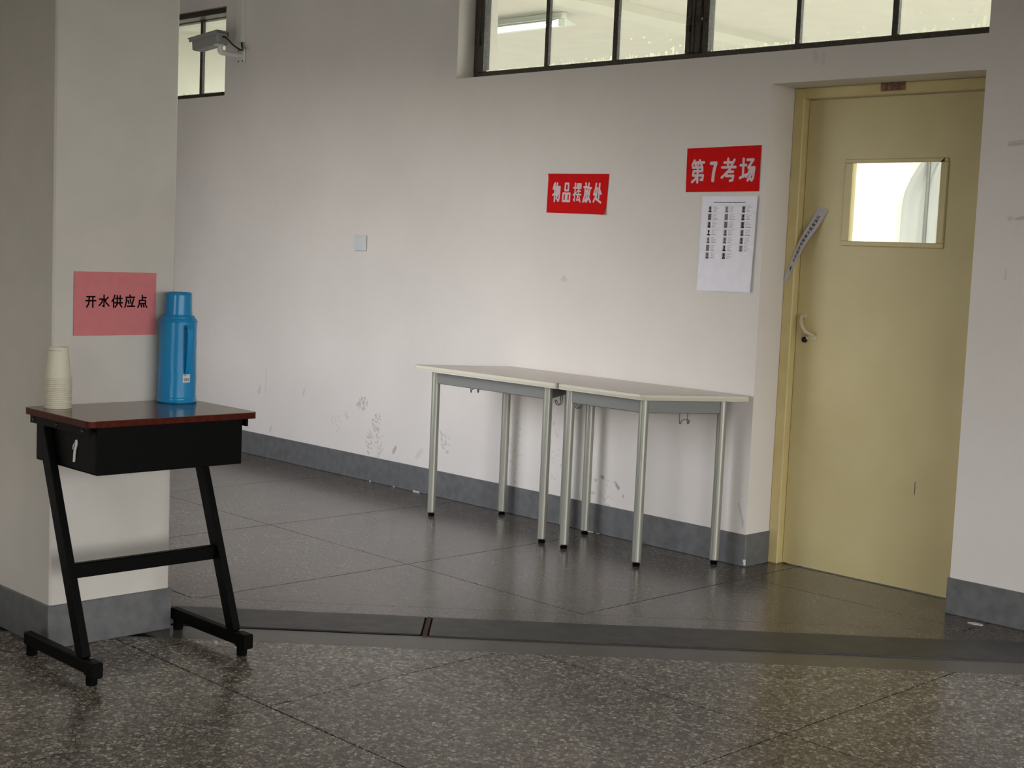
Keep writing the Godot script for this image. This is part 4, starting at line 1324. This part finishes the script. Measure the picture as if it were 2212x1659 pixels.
func build_thermos():
	var o := thing("thermos", "tall blue plastic thermos flask with a price label, standing on the desk", "thermos", Vector3(-4.070, DESK_H, 2.541), 0.0)
	part("body", lathe_mesh([Vector2(0, 0.0), Vector2(0.060, 0.0), Vector2(0.0635, 0.001), Vector2(0.0655, 0.005), Vector2(0.0655, 0.005), Vector2(0.0645, 0.011), Vector2(0.0635, 0.012), Vector2(0.0635, 0.012), Vector2(0.0635, 0.018), Vector2(0.0620, 0.020), Vector2(0.0620, 0.020), Vector2(0.0615, 0.10), Vector2(0.0615, 0.10), Vector2(0.0612, 0.1003), Vector2(0.0612, 0.1003), Vector2(0.0612, 0.2655)], 48), M.thermos, o)
	part("shoulder", lathe_mesh([Vector2(0.0612, 0.265), Vector2(0.0635, 0.2655), Vector2(0.0635, 0.269), Vector2(0.0600, 0.2705), Vector2(0.0600, 0.2705), Vector2(0.0580, 0.276), Vector2(0.0540, 0.2795), Vector2(0.0540, 0.2795), Vector2(0.0540, 0.2845), Vector2(0.050, 0.2865), Vector2(0.030, 0.287)], 48), M.thermos, o)
	part("cap", lathe_mesh([Vector2(0.0455, 0.2855), Vector2(0.0465, 0.2865), Vector2(0.0465, 0.289), Vector2(0.0448, 0.2905), Vector2(0.0448, 0.2905), Vector2(0.0432, 0.352), Vector2(0.0432, 0.352), Vector2(0.0428, 0.3575), Vector2(0.0412, 0.361), Vector2(0.038, 0.362), Vector2(0.034, 0.360), Vector2(0.034, 0.360), Vector2(0, 0.359)], 48), M.thermos, o)
	# handle: a strap on the side that faces the wall and the viewer
	var dir := Vector3(cos(0.08), 0, sin(0.08)).normalized()
	var side := Vector3.UP.cross(dir)
	var st := begin()
	var prof := [[0.0605, 0.250], [0.076, 0.2545], [0.0835, 0.247], [0.0850, 0.225], [0.0825, 0.180], [0.0765, 0.130], [0.0690, 0.103], [0.0605, 0.100]]
	var path := []
	for q in prof:
		path.append(dir * q[0] + Vector3.UP * q[1])
	var sm := smooth_path(path, 5)
	var last := []
	for i in sm.size():
		var d := (sm[mini(i + 1, sm.size() - 1)] - sm[maxi(i - 1, 0)]).normalized()
		var nrm := side.cross(d).normalized()
		var w := lerpf(0.011, 0.006, float(i) / sm.size())
		var cur := [sm[i] + side * w + nrm * 0.003, sm[i] - side * w + nrm * 0.003, sm[i] - side * w - nrm * 0.003, sm[i] + side * w - nrm * 0.003]
		if i > 0:
			for k in 4:
				quad(st, last[(k + 1) % 4], last[k], cur[k], cur[(k + 1) % 4])
		last = cur
	part("handle", done(st), M.thermos, o)
	# price label wrapped on the body
	var im := paper_picture(96, 80, Color(0.86, 0.86, 0.85), 0.03, 93)
	var ink := Ink.new(96, 80)
	ink.rect(8, 8, 46, 14, 0.75)
	ink.rect(62, 9, 86, 13, 0.35)
	ink.rect(8, 22, 60, 25, 0.35)
	var r := RandomNumberGenerator.new()
	r.seed = 4
	var bx := 12
	while bx < 84:
		var bw := r.randi_range(1, 4)
		ink.rect(bx, 36, bx + bw, 68, 0.8)
		bx += bw + r.randi_range(1, 3)
	ink_on(im, ink, Color(0.10, 0.08, 0.08))
	st = SurfaceTool.new()
	st.begin(Mesh.PRIMITIVE_TRIANGLES)
	st.set_smooth_group(1)
	var mid := 0.04
	for k in 8:
		var u0 := k / 8.0
		var u1 := (k + 1) / 8.0
		var t0 := mid + (0.5 - u0) * 0.42
		var t1 := mid + (0.5 - u1) * 0.42
		var pts := [[u0, 1.0, t0, 0.0700], [u1, 1.0, t1, 0.0700], [u1, 0.0, t1, 0.0965], [u0, 0.0, t0, 0.0965]]
		for i in [0, 2, 1, 0, 3, 2]:
			var q = pts[i]
			st.set_uv(Vector2(q[0], q[1]))
			st.add_vertex(Vector3(cos(q[2]) * 0.0619, q[3], sin(q[2]) * 0.0619))
	st.generate_normals()
	part("price_label", st.commit(), textured(im, 0.5), o).set_meta("label", "white price label with a bar code")

func build_cups():
	# paper cups nested upside down; the rim is at the bottom
	var rims := 17
	var step := 0.0058
	var profile := [Vector2(0.0385, 0.002), Vector2(0.0405, 0.0), Vector2(0.0418, 0.0016), Vector2(0.0414, 0.0036), Vector2(0.0388, 0.0042), Vector2(0.0388, 0.0042), Vector2(0.0288, 0.094), Vector2(0.0285, 0.0965), Vector2(0.0285, 0.0965), Vector2(0.0272, 0.0965), Vector2(0.0272, 0.0965), Vector2(0.0268, 0.088), Vector2(0.0268, 0.088), Vector2(0.0, 0.088)]
	var body := lathe_mesh(profile, 36)
	var ring := lathe_mesh([Vector2(0.02962, 0.0848), Vector2(0.02985, 0.0855), Vector2(0.02970, 0.0863)], 36)
	var order := ["topmost", "second", "third", "fourth", "fifth", "sixth", "seventh", "eighth", "ninth", "tenth", "eleventh", "twelfth", "thirteenth", "fourteenth", "fifteenth", "sixteenth", "lowest"]
	for k in rims:
		var from_top: int = rims - 1 - k
		var word: String = order[from_top]
		var label := ""
		if from_top == 0:
			label = "topmost white paper cup of the upside-down stack on the desk, fully showing"
		elif from_top == rims - 1:
			label = "lowest white paper cup of the upside-down stack, resting on the desk"
		else:
			label = "white paper cup, %s from the top of the upside-down stack on the desk" % word
		var o := thing("paper_cup", label, "cup", Vector3(-4.069 + rng.randf_range(-0.0005, 0.0005), DESK_H + k * step, 2.960 + rng.randf_range(-0.0005, 0.0005)), rng.randf_range(0, 6.0), "paper cups stacked on the desk")
		part("cup", body, M.cup, o)
		if from_top == 0:
			part("printed_ring", ring, M.cup_ring, o)

func build_litter():
	# scraps and crumbs on the floor that the photograph shows
	for s in [[-3.905, 2.475, 0.014, 0.4, "white paper scrap lying on the floor beside the far foot of the desk"], [-2.46, 0.065, 0.035, -0.2, "pale plaster flake lying at the skirting right of the door"]]:
		var st := begin()
		var c := Vector2(s[0], s[1])
		var poly := PackedVector2Array()
		for k in 7:
			var a := TAU * k / 7
			poly.append(c + Vector2(cos(a) * s[2], sin(a) * s[2] * 0.45).rotated(s[3]) * rng.randf_range(0.7, 1.1))
		slab(st, poly, 0.0, 0.002, 0.0005)
		solo("floor_scrap", done(st), M.white_scrap, s[4], "scrap")
